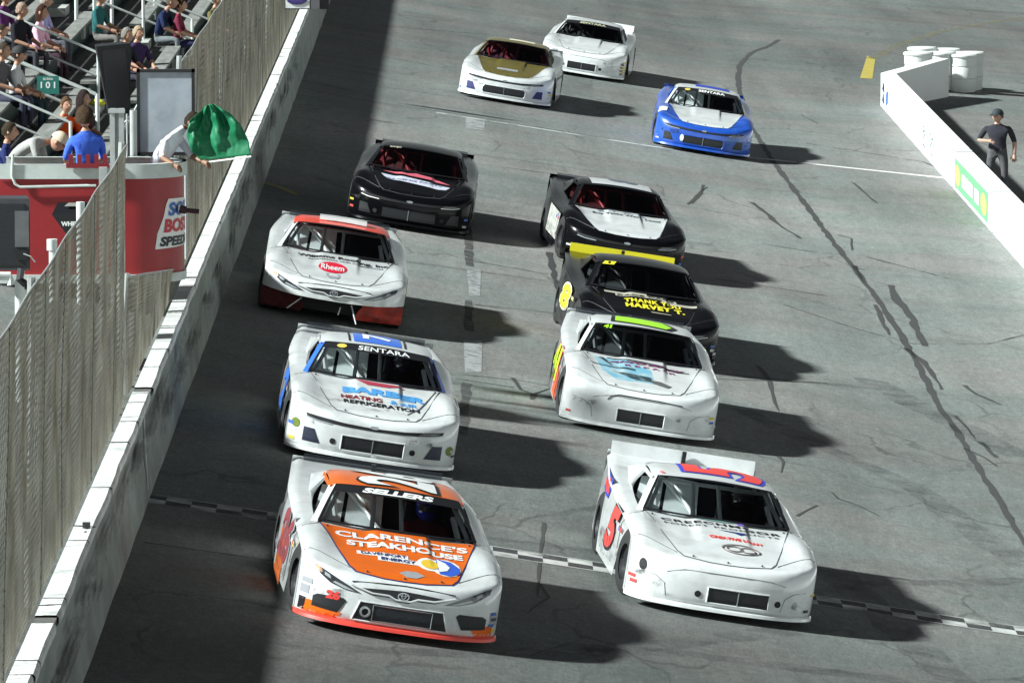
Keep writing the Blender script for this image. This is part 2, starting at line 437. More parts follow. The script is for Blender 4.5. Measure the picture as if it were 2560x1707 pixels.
# ---------------------------------------------------------------- outer wall
WX, WT, WZ = -3.376, .185, 1.53
wall = empty('concrete_wall', 'long grey concrete retaining wall with pale top along the left of the track', 'wall', (WX, 60, gz(WX)))
def wloc(o): o.matrix_parent_inverse = wall.matrix_basis.inverted(); return o
mb = MB()
prof = [(WX + .05, gz(WX) - .05), (WX + .045, gz(WX) + .10), (WX + .01, gz(WX) + .42), (WX, WZ - .06)]
mb.grid([[(x + random.uniform(-.008, .008), y, z) for x, z in prof] for y in [25 + i * 1.5 for i in range(110)]], flip=False)
mb.box((WX - WT / 2 - .01, 107, .7), (WT, 165, 1.54))
wloc(mb.build('wall_face', CONC, wall, weld=False))
jy = [1690, 1654, 1549, 1495, 1349, 1215, 1101, 1048, 1036, 968, 910, 865, 775, 704, 637, 546, 447, 333, 225, 200, 168, 113, 73, 45, 12]
jw = [0.02, .03, .32, .03, .03, .03, .05, .03, .02, .26, .03, .03, .02, .02, .02, .02, .02, .02, .02, .02, .02, .03, .03, .02, .03]
JY = []
for y, w in zip(jy, jw):
    x = 1160 - .417 * (y + 917)
    Y = F * 8.096 / (y + 917) * .995; JY.append((Y, w * Y / 40 + .01))
JY.sort()
mb = MB(); last = 25.0
for Y, w in JY + [(190, .02)]:
    if Y - w / 2 > last:
        a, b = last, Y - w / 2; nn = max(2, int((b - a) / .7))
        rows = []
        for i in range(nn + 1):
            y = a + (b - a) * i / nn; j = random.uniform(-.006, .010)
            rows.append([(WX - .185, y, WZ - .06), (WX - .185, y, WZ + .01), (WX - .01 + j, y, WZ + .012), (WX + .012 + j, y, WZ - .01), (WX + .012 + j, y, WZ - .07)])
        mb.grid(rows, flip=True)
    last = Y + w / 2
wloc(mb.build('wall_coping', CONCTOP, wall))
mb = MB(); mb.box((WX - WT / 2, 107, WZ - .035), (WT - .01, 165, .05)); wloc(mb.build('coping_joint_filler', mat('dark_joint', (.13, .125, .115), rough=.9, noise=.3), wall))
def wall_y(py): return F * 8.6 / (py + 917)
mb = MB(); Y = ground_at(352, 1255).y
mb.add([(WX + .052, Y - .06, gz(WX) + .14), (WX + .052, Y + .06, gz(WX) + .14), (WX + .012, Y + .06, WZ - .02), (WX + .012, Y - .06, WZ - .02)], [(0, 1, 2, 3)])
wloc(mb.build('painted_stripe', worn('stripe_white', (.6, .63, .6), thr=.36, scale=4), wall))
RUBW = worn('wall_rub_marks', (.05, .05, .05), thr=.57, scale=1.6, stretch=(1, .35, 2.5), soft=.1)
for y0_, y1_, z0_, z1_ in ((38, 58, .35, .62), (52, 78, .55, .85), (70, 96, .30, .60), (90, 130, .45, .8)):      # long tyre and bumper rubs
    mb = MB(); zz = gz(WX)
    mb.add([(WX + .062, y0_, zz + z0_), (WX + .062, y1_, zz + z0_ + .05), (WX + .048, y1_, zz + z1_), (WX + .048, y0_, zz + z1_ - .06)], [(0, 1, 2, 3)])
    wloc(mb.build('rub_marks', RUBW, wall))
mb = MB(); Y = ground_at(643, 447).y
mb.add([(WX + .058, Y - .1, gz(WX) + .02), (WX + .058, Y + .1, gz(WX) + .02), (WX + .058, Y + .1, gz(WX) + .16), (WX + .058, Y - .1, gz(WX) + .16)], [(0, 1, 2, 3)])
wloc(mb.build('painted_stripe', YEL, wall))
# small black bracket clamped on the coping
Yb = F * 8.05 / (1318 + 917)
br = empty('cable_bracket', 'small black cable bracket clamped on the pale wall top', 'bracket', (WX - .06, Yb, WZ + .01))
mb = MB(); mb.box((0, 0, .035), (.07, .05, .05)); mb.tube([(0, -.01, .02), (.01, -.03, -.02), (0, -.25, -.005)], .016, 6); mb.tube([(-.12, 0, .03), (.08, .02, .015)], .006, 5)
mb.build('bracket_body', BLACK, br)

# ---------------------------------------------------------------- chain link fences
def fence(name, label, y0, y1, ztop, lean, pitch=.12, r=.0034, posts=(), folds=(), ztop2=None):
    root = empty(name, label, 'fence', (WX - .205, y0, WZ))
    zb = WZ - .01
    H = ztop - zb; L = y1 - y0
    def P(y, z):
        t = z / H
        if ztop2: z = z * (1 + (((ztop2 - zb) / H) - 1) * y / L)
        yy = y0 + y; sag = 0
        w = (.010 * math.sin(yy * 1.3) + .012 * math.sin(yy * 3.3 + z) * math.sin(3.1 * t)) * min(1, 2 * t)
        return Vector((-.02 + lean * t ** 1.5 + w, y, z))
    mb = MB()
    for fam in (1, -1):
        s = -H if fam == 1 else 0.0
        while s < (L if fam == 1 else L + H):
            pts = []
            for i in range(7):
                z = H * i / 6; y = s + fam * z
                if -1e-6 <= y <= L: pts.append((y, z))
            # clip ends
            if len(pts) >= 2:
                pp = [P(y, z) for y, z in pts]
                for a, b in zip(pp, pp[1:]):
                    d = (b - a).normalized(); u = Vector((1, 0, 0)) * r; w = d.cross(Vector((1, 0, 0))).normalized() * r
                    c = [u, w * .9 - u * .5, -w * .9 - u * .5]
                    mb.add([a + q for q in c] + [b + q for q in c], [(0, 1, 4, 3), (1, 2, 5, 4), (2, 0, 3, 5)])
            s += pitch
    mb.build('wire_mesh', WIRE, root)
    mb = MB(); mb.tube([P(y, H) for y in [L * i / 60 for i in range(61)]], .009, 6); mb.build('top_rail', STEEL, root)
    for y in posts:
        mb = MB(); mb.tube([P(y - y0, z) + Vector((-.05, 0, 0)) for z in (0, H * .3, H * .6, H * .85, H + .03)], .035, 8); mb.build('post', STEEL, root, smooth=True)
    for y in folds:
        mb = MB(); mb.tube([P(y - y0, z) + Vector((.012, .06 * z, 0)) for z in (0, H * .25, H * .5, H * .75, H)], .007, 5)
        mb.build('tension_wire', mat('dark_tension_wire', (.07, .075, .06), rough=.7), root)
    return root
fence('catch_fence', 'tall chain link catch fence section on the wall nearest the viewer, left edge', 33.5, 67.3, 4.26, .05, posts=(36, 44.5, 53, 67.2), folds=[35, 38.4, 40.6, 44, 47.9, 49.2, 53.6, 56.5, 61, 64.8])
fence('catch_fence', 'chain link catch fence section beyond the red flag stand and up to the scoreboard', 80.6, 160, 4.26, .05, pitch=.15, posts=(81, 96, 106.5, 118, 132, 146), folds=[85, 91, 94.5, 102, 111, 113.5, 124, 139])
mbf = fence('lower_fence', 'low chain link fence panel on the wall sloping down under the flag stand', 67.4, 78.6, 2.85, .04, posts=(68,), ztop2=1.82)

# ---------------------------------------------------------------- pit wall on the right
PX = 9.65; PZ = gz(PX)
WHITE = mat('white_wall_paint', (.80, .81, .80), rough=.6, noise=.05, nscale=2, dirt=(.5, .5, .46), dscale=1, damt=.4)
pw = empty('pit_wall', 'long white painted pit wall with advertising panels on the right of the track', 'wall', (PX, 130, PZ))
def ploc(o): o.matrix_parent_inverse = pw.matrix_basis.inverted(); return o
YC = 148.0
mb = MB(); mb.prism([(PX, 60), (PX + .34, 60), (PX + .34, YC - .2), (PX + 1.95, YC + 5.0), (PX + 1.72, YC + 5.3), (PX, YC)][::1], PZ - .3, PZ + .76)
ploc(mb.build('wall_body', WHITE, pw))
SEAMM = mat('panel_seam', (.12, .12, .12), rough=.8)
mb = MB()
def pw_y(px): return F * PX / (px - XV)
for px in (2384.5, 2391, 2485):
    Y = pw_y(px) - .2
    mb.box((PX - .004, Y, PZ + .38), (.008, .05, .77)); mb.box((PX + .17, Y, PZ + .764), (.33, .05, .008))
ploc(mb.build('panel_joint', SEAMM, pw))
mb = MB(); ya, yb = pw_y(2476), pw_y(2391)
mb.box((PX - .01, (ya + yb) / 2, PZ + .36), (.012, yb - ya - .3, .56))
pan = ploc(mb.build('green_panel', mat('green_panel_paint', (.16, .50, .22), rough=.5, noise=.08), pw)); pan['label'] = 'green advertising panel with white lettering between two yellow-green emblems'
yc = (ya + yb) / 2
fnp = lambda off: (lambda u, v: (PX - off, yc - u, PZ + .36 + v))
bm = conform([[(w * math.cos(a) + c, .21 * math.sin(a)) for a in [i * math.pi / 8 for i in range(16)]] for c in (-3.15, 3.15) for w in (.75,)], fnp(.020), .5)
me = bm_obj(bm, 'emblem', mat('emblem_yellowgreen', (.42, .60, .16)), pan); 
bl_ = []
for i in range(11):      # block lettering too far away to read
    u = -2.05 + i * .38
    if i == 7: continue
    bl_.append([(u, -.13), (u + .31, -.13), (u + .33, .12 + .03 * (i % 2)), (u + .02, .13)])
bm_obj(conform(bl_, fnp(.022), 1), 'lettering', mat('sign_white', (.85, .88, .85)), pan)
fq = lambda Y: (lambda u, v: (PX - .012, Y - u, PZ + .38 + v))
bmq = conform([[(-.9, -.22), (-.2, -.26), (-.5, .02)], [(-.9, .05), (-.1, .0), (-.4, .25)]], fq(pw_y(2214)), 1); ploc(bm_obj(bmq, 'wall_logo', mat('logo_black', (.03, .03, .05)), pw))
bmq = conform([[(.1, -.25), (.7, -.15), (.8, .15), (.2, .05)]], fq(pw_y(2216)), 1); ploc(bm_obj(bmq, 'wall_logo', mat('logo_blue', (.05, .15, .6)), pw))
for dx in (-1.1, 1.1):
    polys = [[(dx + a, b), (dx + a + .25, b + .01), (dx + a + .2, b + .05), (dx + a, b + .06)] for a, b in ((-.4, .18), (-.35, .08), (-.1, .02), (-.4, -.05), (-.3, -.2), (.0, -.22), (.1, .12))]
    ploc(bm_obj(conform(polys, fq(pw_y(2323)), 1), 'wall_logo', mat('logo_grey', (.15, .2, .25)), pw))
# barrels
BAR = mat('white_barrel_plastic', (.66, .68, .66), rough=.5, noise=.08, dirt=(.4, .4, .38), dscale=3, damt=.4)
def barrel():
    r = empty('crash_barrel', 'x', 'barrel')
    mb = MB(); prof = [(.27, 0), (.29, .03), (.30, .30), (.292, .31), (.31, .33), (.315, .58), (.305, .60), (.32, .62), (.325, .84)]
    mb.grid([[(a * math.cos(t), a * math.sin(t), z) for t in [2 * math.pi * j / 24 for j in range(25)]] for a, z in prof]); mb.build('drum', BAR, r, smooth=True)
    mb = MB(); mb.grid([[(a * math.cos(t), a * math.sin(t), z) for t in [2 * math.pi * j / 24 for j in range(25)]] for a, z in [(.326, .82), (.35, .83), (.35, .87), (.32, .895), (.1, .90), (.001, .90)]]); mb.build('lid', BAR, r, smooth=True)
    return r
b0 = barrel()
def copy_tree(o, parent=None):
    c = o.copy(); COL.objects.link(c)
    if parent: c.parent = parent
    for ch in o.children: copy_tree(ch, c)
    return c
bl = ['front right barrel of the white crash barrel cluster, standing clear of the pit wall end', 'leftmost white crash barrel behind the end of the pit wall', 'white crash barrel peeking over the middle of the pit wall wing',
      'rear left white crash barrel of the cluster at the pit wall end', 'rear middle white crash barrel of the cluster at the pit wall end', 'rear right white crash barrel of the cluster at the pit wall end']
bpos = [(12.12, 155.2), (10.98, 154.5), (11.58, 155.3), (11.22, 156.6), (11.82, 156.8), (12.36, 156.2)]
for i, (x, y) in enumerate(bpos):
    b = b0 if i == 0 else copy_tree(b0)
    b.location = (x, y, gz(x)); b.scale = (1.06, 1.06, 1.04); tag(b, bl[i], 'barrel', 'white crash barrels at the pit wall end')

# ---------------------------------------------------------------- grandstand
GX, GZ, RUN, RISE, SY0, SY1 = -4.75, 1.70, .75, .315, 84.0, 165.0
PLANK = mat('weathered_plank', (.22, .225, .21), rough=.8, noise=.35, nscale=2.5, dirt=(.12, .12, .11), dscale=2, damt=.6, stretch=(3, .4, 3))
FOOT = mat('footboard_grey', (.11, .11, .105), rough=.85, noise=.3, nscale=3, dirt=(.08, .08, .08), dscale=2, damt=.6, stretch=(3, .4, 3))
GREEN = mat('dark_green_riser', (.012, .05, .045), rough=.7, noise=.3)
gs = empty('grandstand', 'dark green bleacher grandstand with weathered plank rows behind the catch fence', 'grandstand', (GX, SY0, GZ))
def gloc(o): o.matrix_parent_inverse = gs.matrix_basis.inverted(); return o
for kx in range(13):
    x = GX - RUN * kx; z = GZ + RISE * kx
    for nm, mm, args in (('seat_plank', PLANK, ((x - .55, z + .42), (.26, .045))), ('footboard', FOOT, ((x - .20, z), (.42, .05)))):
        mb = MB(); segs = [(SY0, 101.2), (102.8, 116.6), (118.0, SY1)] if nm == 'seat_plank' else [(SY0, SY1)]
        for a, b in segs:
            y = a
            while y < b:
                y2 = min(b, y + 3.6); mb.box((args[0][0], (y + y2) / 2, args[0][1]), (args[1][0], y2 - y - .02, args[1][1])); y = y2
        gloc(mb.build(nm, mm, gs))
    mb = MB(); mb.box((x - .60, (SY0 + SY1) / 2, z + .12), (.03, SY1 - SY0, .38)); gloc(mb.build('riser', GREEN, gs))
for kx in range(13):
    for ya in (102.0, 117.3):
        x = GX - RUN * kx; z = GZ + RISE * kx; mb = MB(); mb.box((x - .45, ya, z + .10), (.35, 1.3, .16)); gloc(mb.build('aisle_step', mat('aisle_concrete', (.42, .43, .40), rough=.85, noise=.2), gs))
mb = MB(); mb.box((GX + .05, (SY0 + SY1) / 2, GZ - .6), (.06, SY1 - SY0, 1.15)); gloc(mb.build('front_panel', GREEN, gs))
def railing(label, Y, xa, xb, h=.78, mid=True, thick=.022, zoff=0.0, posts=4):
    zf = lambda x: GZ + .42 * (GX - x) + zoff
    r = empty('handrail', label, 'railing', (xb, Y, zf(xb)), 'sloping handrails across the grandstand')
    T = Vector((xb, Y, zf(xb)))
    mb = MB(); mb.tube([Vector((xa, Y, zf(xa) + h)) - T, Vector((xb - .03, Y, zf(xb) + h)) - T, Vector((xb, Y, zf(xb) + h - .04)) - T], thick, 8); mb.build('top_rail', WHITEPIPE, r, smooth=True)
    if mid:
        mb = MB(); mb.tube([Vector((xa, Y, zf(xa) + h * .5)) - T, Vector((xb, Y, zf(xb) + h * .5)) - T], thick * .9, 8); mb.build('middle_rail', STEEL, r, smooth=True)
    for i in range(posts):
        x = xb + (xa - xb) * i / max(1, posts - 1)
        mb = MB(); mb.tube([Vector((x, Y, zf(x) - .05)) - T, Vector((x, Y, zf(x) + h)) - T], thick * 1.15, 8); mb.build('post', WHITEPIPE, r, smooth=True)
    return r
railing('white handrail sloping down above the green seat section sign', 102.5, -8.3, -5.87, posts=3)
railing('second handrail just in front of the one ending beside the black loudspeaker', 97.5, -8.0, -5.6, thick=.03, zoff=-.12, h=.7, posts=3)
railing('short handrail behind the orange shirted spectator', 90.0, -7.2, -5.55, thick=.02, h=.75, posts=2)
railing('low handrail running down to the flag stand corner beside the tan cap man', 84.5, -6.6, -5.0, thick=.02, h=.55, posts=2)
railing('handrail at the top centre of the stand in front of the navy shirted man', 117.6, -8.6, -5.0, thick=.025, posts=5)
railing('far handrail at the top of the stand beside the fence', 124.0, -7.2, -4.8, thick=.025, posts=3)
# tall white posts in the stand
for (px, py0, py1, s, lb) in [(191, -40, 62, 140, 'tall white steel post rising from a concrete block in the stand'), (280, -40, 98, 136, 'tall white steel post between plank rows right of the concrete block')]:
    Y = F / s; p = at_depth(px, py1, Y)
    o = empty('stand_post', lb, 'post', p); mb = MB(); mb.tube([(0, 0, 0), (0, 0, (py1 - py0) / s)], .035, 10); mb.build('pole', WHITEPIPE, o, smooth=True)
    if px == 191: mb = MB(); mb.box((-.02, 0, -.12), (.34, .5, .26)); mb.build('concrete_block', MATS['aisle_concrete'], o)
# green section sign
p = at_depth(120, 213, 96.0)
o = empty('section_sign', 'small green seat section sign reading 101 hung on the handrails', 'sign', p)
mb = MB(); mb.box((0, 0, 0), (.33, .02, .27)); mb.build('sign_board', mat('sign_green', (.02, .17, .14), rough=.5), o)
W1 = mat('letter_white', (.82, .84, .82), rough=.5)
fs_ = lambda u, v: (u, -.013, v)
lettering('101', 0, .0, .22, .10, fs_, W1, o, bold=.03, space=1.4); lettering('SECTION', 0, .09, .15, .035, fs_, W1, o)

# ================================================================ FLAG STAND
RED = mat('flagstand_red', (.30, .014, .018), rough=.5, coat=.1, noise=.1, nscale=4)
PALEP = mat('pale_pipe_paint', (.55, .60, .57), rough=.5, noise=.12, nscale=6, dirt=(.35, .36, .33), dscale=5, damt=.5)
BY = 77.6
fsd = empty('flag_stand', 'red round-ended flag stand with pale rail hanging beside the wall', 'flag stand', (-4.6, BY, 1.8))
def floc(o): o.matrix_parent_inverse = fsd.matrix_basis.inverted(); return o
RC = .62; CXB = -3.44 - RC
def booth_pt(s_, z, off=0.0):
    """s_ metres from the left end along the near face and round the end"""
    L = CXB - (-5.66)
    if s_ <= L: return (-5.66 + s_, BY - off, z)
    a = (s_ - L) / RC
    if a > math.pi: return (CXB - (s_ - L - math.pi * RC), BY + 2 * RC + off, z)
    return (CXB + (RC + off) * math.sin(a), BY + RC - (RC + off) * math.cos(a), z)
S1 = (CXB + 5.66) + math.pi * RC
ss = [0, (CXB + 5.66)] + [(CXB + 5.66) + math.pi * RC * i / 14 for i in range(1, 15)] + [S1 + (CXB + 5.66)]
def booth_band(z0, z1, off, name, m):
    mb = MB(); rows = []
    for s_ in ss:
        rows.append([booth_pt(s_, z0, off - .03), booth_pt(s_, z0, off), booth_pt(s_, z1, off), booth_pt(s_, z1, off - .05)])
    mb.grid(rows, flip=True); return floc(mb.build(name, m, fsd, smooth=True, ang=50))
booth_band(1.82, 3.05, 0, 'side_panel', RED)
booth_band(1.755, 1.86, .03, 'bottom_rail', PALEP)
booth_band(3.03, 3.20, .04, 'top_rail', PALEP)
mb = MB(); mb.grid([[booth_pt(s_, 3.2, .04), booth_pt(s_, 3.2, -.12)] for s_ in ss]); floc(mb.build('rail_cap', PALEP, fsd))
mb = MB(); mb.prism([booth_pt(s_, 0, -.02)[:2] for s_ in ss], 1.80, 1.86); floc(mb.build('floor', MATS['footboard_grey'], fsd))
mb = MB(); p0 = at_depth(32, 385, BY - .06); q0 = at_depth(30, 440, BY - .06); q1 = at_depth(50, 468, BY - .06); q2 = at_depth(240, 464, BY - .06)
mb.tube([p0, (p0 + q0) / 2, q0, q0.lerp(q1, .5) + Vector((-.01, 0, -.03)), q1, q2], .018, 8); floc(mb.build('conduit_pipe', PALEP, fsd, smooth=True))
# lettering of the speedway on the curved end
def booth_fn(off): return lambda u, v: booth_pt(u, v, off)
S0 = (CXB + 5.66) + .36
MW = mat('booth_letter_white', (.75, .75, .72), rough=.5); MBL = mat('booth_letter_blue', (.05, .14, .42), rough=.5); MR = mat('booth_letter_red', (.50, .03, .04), rough=.5); MK = mat('booth_letter_black', (.015, .015, .02), rough=.5)
bgp = [(-.06, -.29), (.98, -.25), (1.06, .0), (1.02, .30), (.14, .32), (.10, .25), (.06, .1), (-.03, -.1)]
logo = floc(bm_obj(conform([[(S0 + a, 2.45 + b) for a, b in bgp]], booth_fn(.006), .06), 'logo_backing', MW, fsd))
lettering('SOUTH', S0 + .56, 2.64, .86, .17, booth_fn(.012), MBL, logo, bold=.05, shear=.15)
lettering('BOSTON', S0 + .53, 2.44, .94, .17, booth_fn(.012), MR, logo, bold=.05, shear=.15)
lettering('SPEEDWAY', S0 + .49, 2.25, .98, .12, booth_fn(.012), MK, logo, bold=.05, shear=.2)
# columns and pipes
def px_box(px0, px1, py0, py1, Y, dy, name, m, label, cat, group=None, parent=None):
    a, b = at_depth(px0, py1, Y), at_depth(px1, py0, Y)
    o = None
    mb = MB(); cx, cz = (a.x + b.x) / 2, (a.z + b.z) / 2
    mb.box((0, dy / 2, 0), (b.x - a.x, dy, b.z - a.z))
    o = mb.build(name, m, None); o.location = (cx, Y, cz); tag(o, label, cat, group); return o
# main I-beam column with flanges
a = at_depth(275, 272, 76.2); b = at_depth(316, 1200, 76.2)
o = empty('steel_column', 'tall grey steel column in front of the red flag stand beside the whiteboard', 'column', ((a.x + b.x) / 2, 76.2, b.z))
hh = a.z - b.z; w = b.x - a.x
mb = MB(); mb.box((-w / 2 + .03, 0, hh / 2), (.06, .16, hh)); mb.box((w / 2 - .03, 0, hh / 2), (.06, .16, hh)); mb.box((0, .02, hh / 2), (w - .12, .05, hh)); mb.build('beam', STEEL, o)
mb = MB(); mb.box((.0, -.09, hh - .02), (w + .03, .02, .05)); mb.box((.0, -.09, hh - .95), (w + .03, .02, .05)); mb.build('bolt_plate', STEEL, o)
a = at_depth(246, 300, 77.2); b = at_depth(272, 1100, 77.2)
o = empty('steel_column', 'narrower grey steel post just left of the tall column on the flag stand front', 'column', ((a.x + b.x) / 2, 77.25, b.z))
mb = MB(); mb.box((0, 0, (3.2 - b.z) / 2), (b.x - a.x, .1, 3.2 - b.z)); mb.build('beam', STEEL, o)
for px, py0, py1, Y, r, lb in [(318, 285, 395, 78.4, .012, 'thin white pipe between the steel column and the whiteboard'), (334, 276, 392, 79.0, .045, 'grey pipe post beside the left edge of the whiteboard'),
                               (203, 505, 760, 74.5, .05, 'grey pipe post holding the black strobe box in front of the flag stand'), (134, 600, 760, 74.2, .05, 'short pale capped pipe below the black strobe box'),
                               (53, 700, 1200, 73.2, .055, 'pale pipe post under the grey loudspeaker at the left edge')]:
    a, b = at_depth(px, py0, Y), at_depth(px, py1, Y)
    o = empty('pipe_post', lb, 'pipe', b, 'pipe posts around the flag stand'); mb = MB(); mb.tube([(0, 0, 0), (0, 0, a.z - b.z)], r, 12); mb.build('pipe', STEEL if r < .05 else WHITEPIPE, o, smooth=True)
    if px == 134: mb = MB(); mb.tube([(-.012, 0, a.z - b.z - .12), (-.012, 0, a.z - b.z + .01)], .062, 12); mb.build('cap', WHITEPIPE, o, smooth=True)
# elbow drain pipe
a, b, c = at_depth(0, 688, 73.5), at_depth(26, 690, 73.5), at_depth(28, 712, 73.5)
o = empty('elbow_pipe', 'pale elbow pipe running under the grey loudspeaker', 'pipe', b); mb = MB(); mb.tube([a + Vector((-1, 0, 0)) - b, Vector((0, 0, 0)), c - b], .05, 10); mb.build('pipe', WHITEPIPE, o, smooth=True)
# whiteboard
a, b = at_depth(343, 388, 79.6), at_depth(487, 173, 79.6)
o = empty('whiteboard', 'large grey-white board in a black frame behind the flagman', 'board', ((a.x + b.x) / 2, 79.6, a.z))
w, h = b.x - a.x, b.z - a.z
mb = MB(); mb.box((0, 0, h / 2), (w - .03, .03, h - .03)); mb.build('board_panel', mat('board_grey', (.34, .38, .43), rough=.45, noise=.3, nscale=3, dirt=(.5, .52, .52), dscale=2, damt=.7), o)
mb = MB()
for c, d in [((0, -.01, h - .02), (w, .06, .04)), ((0, -.01, .02), (w, .06, .04)), ((-w / 2 + .02, -.01, h / 2), (.04, .06, h)), ((w / 2 - .02, -.01, h / 2), (.04, .06, h))]: mb.box(c, d)
mb.build('frame', BLACK, o)
mb = MB(); mb.tube([(-w / 2 + .12, 0, 0), (-w / 2 + .12, 0, -1.3)], .02); mb.tube([(w / 2 - .12, 0, 0), (w / 2 - .12, 0, -1.3)], .02); mb.build('support_leg', STEEL, o)
# loudspeakers
def speaker(px0, px1, py0, py1, Y, label, tilt, taper, m):
    a, b = at_depth(px0, py1, Y), at_depth(px1, py0, Y)
    w, h = b.x - a.x, b.z - a.z
    o = empty('loudspeaker', label, 'loudspeaker', ((a.x + b.x) / 2, Y, a.z)); o.rotation_euler = tilt
    mb = MB(); vs = []
    for z, wb, d in ((0, w * taper, .30), (h, w, .42)):
        vs += [(-wb / 2, 0, z), (wb / 2, 0, z), (wb / 2 * .8, d, z), (-wb / 2 * .8, d, z)]
    mb.add(vs, [(3, 2, 1, 0), (4, 5, 6, 7), (0, 1, 5, 4), (1, 2, 6, 5), (2, 3, 7, 6), (3, 0, 4, 7)])
    mb.build('cabinet', m, o)
    mb = MB(); mb.box((0, -.006, h * .5), (w * .82 * (taper + 1) / 2, .012, h * .86)); mb.build('grille', MESHM, o)
    return o, w, h
SPK = mat('speaker_black', (.014, .014, .016), rough=.6, noise=.2)
o, w, h = speaker(256, 342, 112, 285, 80.5, 'big black loudspeaker tilted above the flag stand left of the whiteboard', (0, R(-5), R(12)), .62, SPK)
mb = MB(); mb.tube([(.1, -.05, -.02), (.02, -.06, -.12), (-.02, -.02, -.2)], .025, 6); mb.box((.12, .05, -.02), (.3, .2, .12)); mb.box((-.02, -.06, -.10), (.10, .05, .05)); mb.build('mounting_bracket', BLACK, o)
mb = MB(); mb.tube([(.30, -.08, .22), (.16, -.12, .02), (.02, -.10, -.12), (-.06, -.1, -.2)], .009, 5); mb.tube([(.05, -.12, .05), (.0, -.13, -.03)], .011, 5); mb.build('cable', WHITEPIPE, o)
o, w, h = speaker(-60, 74, 497, 676, 73.0, 'dark grey loudspeaker cabinet cut by the left edge in front of the flag stand', (0, 0, R(0)), 1.0, mat('speaker_grey', (.05, .052, .058), rough=.6, noise=.2))
mb = MB(); mb.box((w / 2 - .09, -.02, h * .58), (.16, .02, h * .50)); mb.build('rear_plate', mat('speaker_plate', (.12, .125, .13), rough=.6, noise=.3), o)
mb = MB(); mb.box((w / 2 - .09, -.035, h * .22), (.13, .05, .11)); mb.tube([(w / 2 - .1, 0, .02), (w / 2 - .12, -.02, -.1), (w / 2 - .05, -.02, -.16)], .05, 6); mb.build('socket', BLACK, o)
mb = MB(); mb.tube([(w / 2 - .07, -.07, h * .24), (w / 2 + .01, -.06, h * .2), (w / 2 + .06, -.04, .1)], .008, 5); mb.build('cable', WHITEPIPE, o)
# strobe box
Y = 74.9
a, b = at_depth(130, 600, Y), at_depth(205, 512, Y)
o = empty('strobe_box', 'black tapered strobe light box with white lettering in front of the flag stand', 'strobe light', (a.x, Y, a.z))
W, H = (b.x - a.x) + .08, b.z - a.z
mb = MB(); vs = [(0, 0, H * .72), (W, 0, H * .76), (W, 0, 0), (W * .5, 0, 0), (.05, .3, H), (W + .02, .3, H), (W, .3, .1), (W * .5, .3, .1)]
mb.add(vs, [(0, 1, 2, 3)[::-1], (4, 5, 6, 7), (0, 1, 5, 4), (3, 2, 6, 7)[::-1], (0, 4, 7, 3), (1, 2, 6, 5)[::-1]]); mb.build('housing', BLACK, o)
mb = MB(); mb.add([(.14, .12, H * .93), (W - .1, .12, H * .93), (W - .06, .26, H * 1.0), (.18, .26, H * 1.0)], [(0, 1, 2, 3)]); mb.build('top_plate', mat('dull_plate', (.25, .25, .23), rough=.6, noise=.3), o)
lettering('WHELEN', W * .58, H * .46, W * .66, .055, lambda u, v: (u, -.012, v), W1, o, bold=.05)
# black camera on a stub right of the flag stand
a = at_depth(457, 526, 77.9)
o = empty('trackside_camera', 'small dark tube camera sticking out from the round end of the flag stand', 'camera', a)
mb = MB(); mb.tube([(-.04, 0, .02), (.04, 0, .0), (.05, 0, 0), (.20, 0, -.015)], [.05, .048, .03, .03], 10); mb.build('housing', mat('maroon_black', (.03, .006, .012), rough=.4), o, smooth=True)
# red flag rack
a = at_depth(166, 422, BY - .1); b = at_depth(272, 390, BY - .1)
o = empty('flag_rack', 'dark red flag holder rack with five upright prongs on the flag stand rail', 'rack', (a.x, BY - .1, a.z + .01))
w, h = b.x - a.x, b.z - a.z
MRD = mat('rack_red', (.20, .01, .018), rough=.5)
mb = MB(); mb.box((w / 2, 0, .028), (w, .08, .056)); mb.build('base_bar', MRD, o)
for i in range(5): mb = MB(); mb.box((.055 + i * (w - .1) / 4, 0, .056 + (h - .05) / 2), (.052, .05, h - .05)); mb.build('prong', MRD, o)

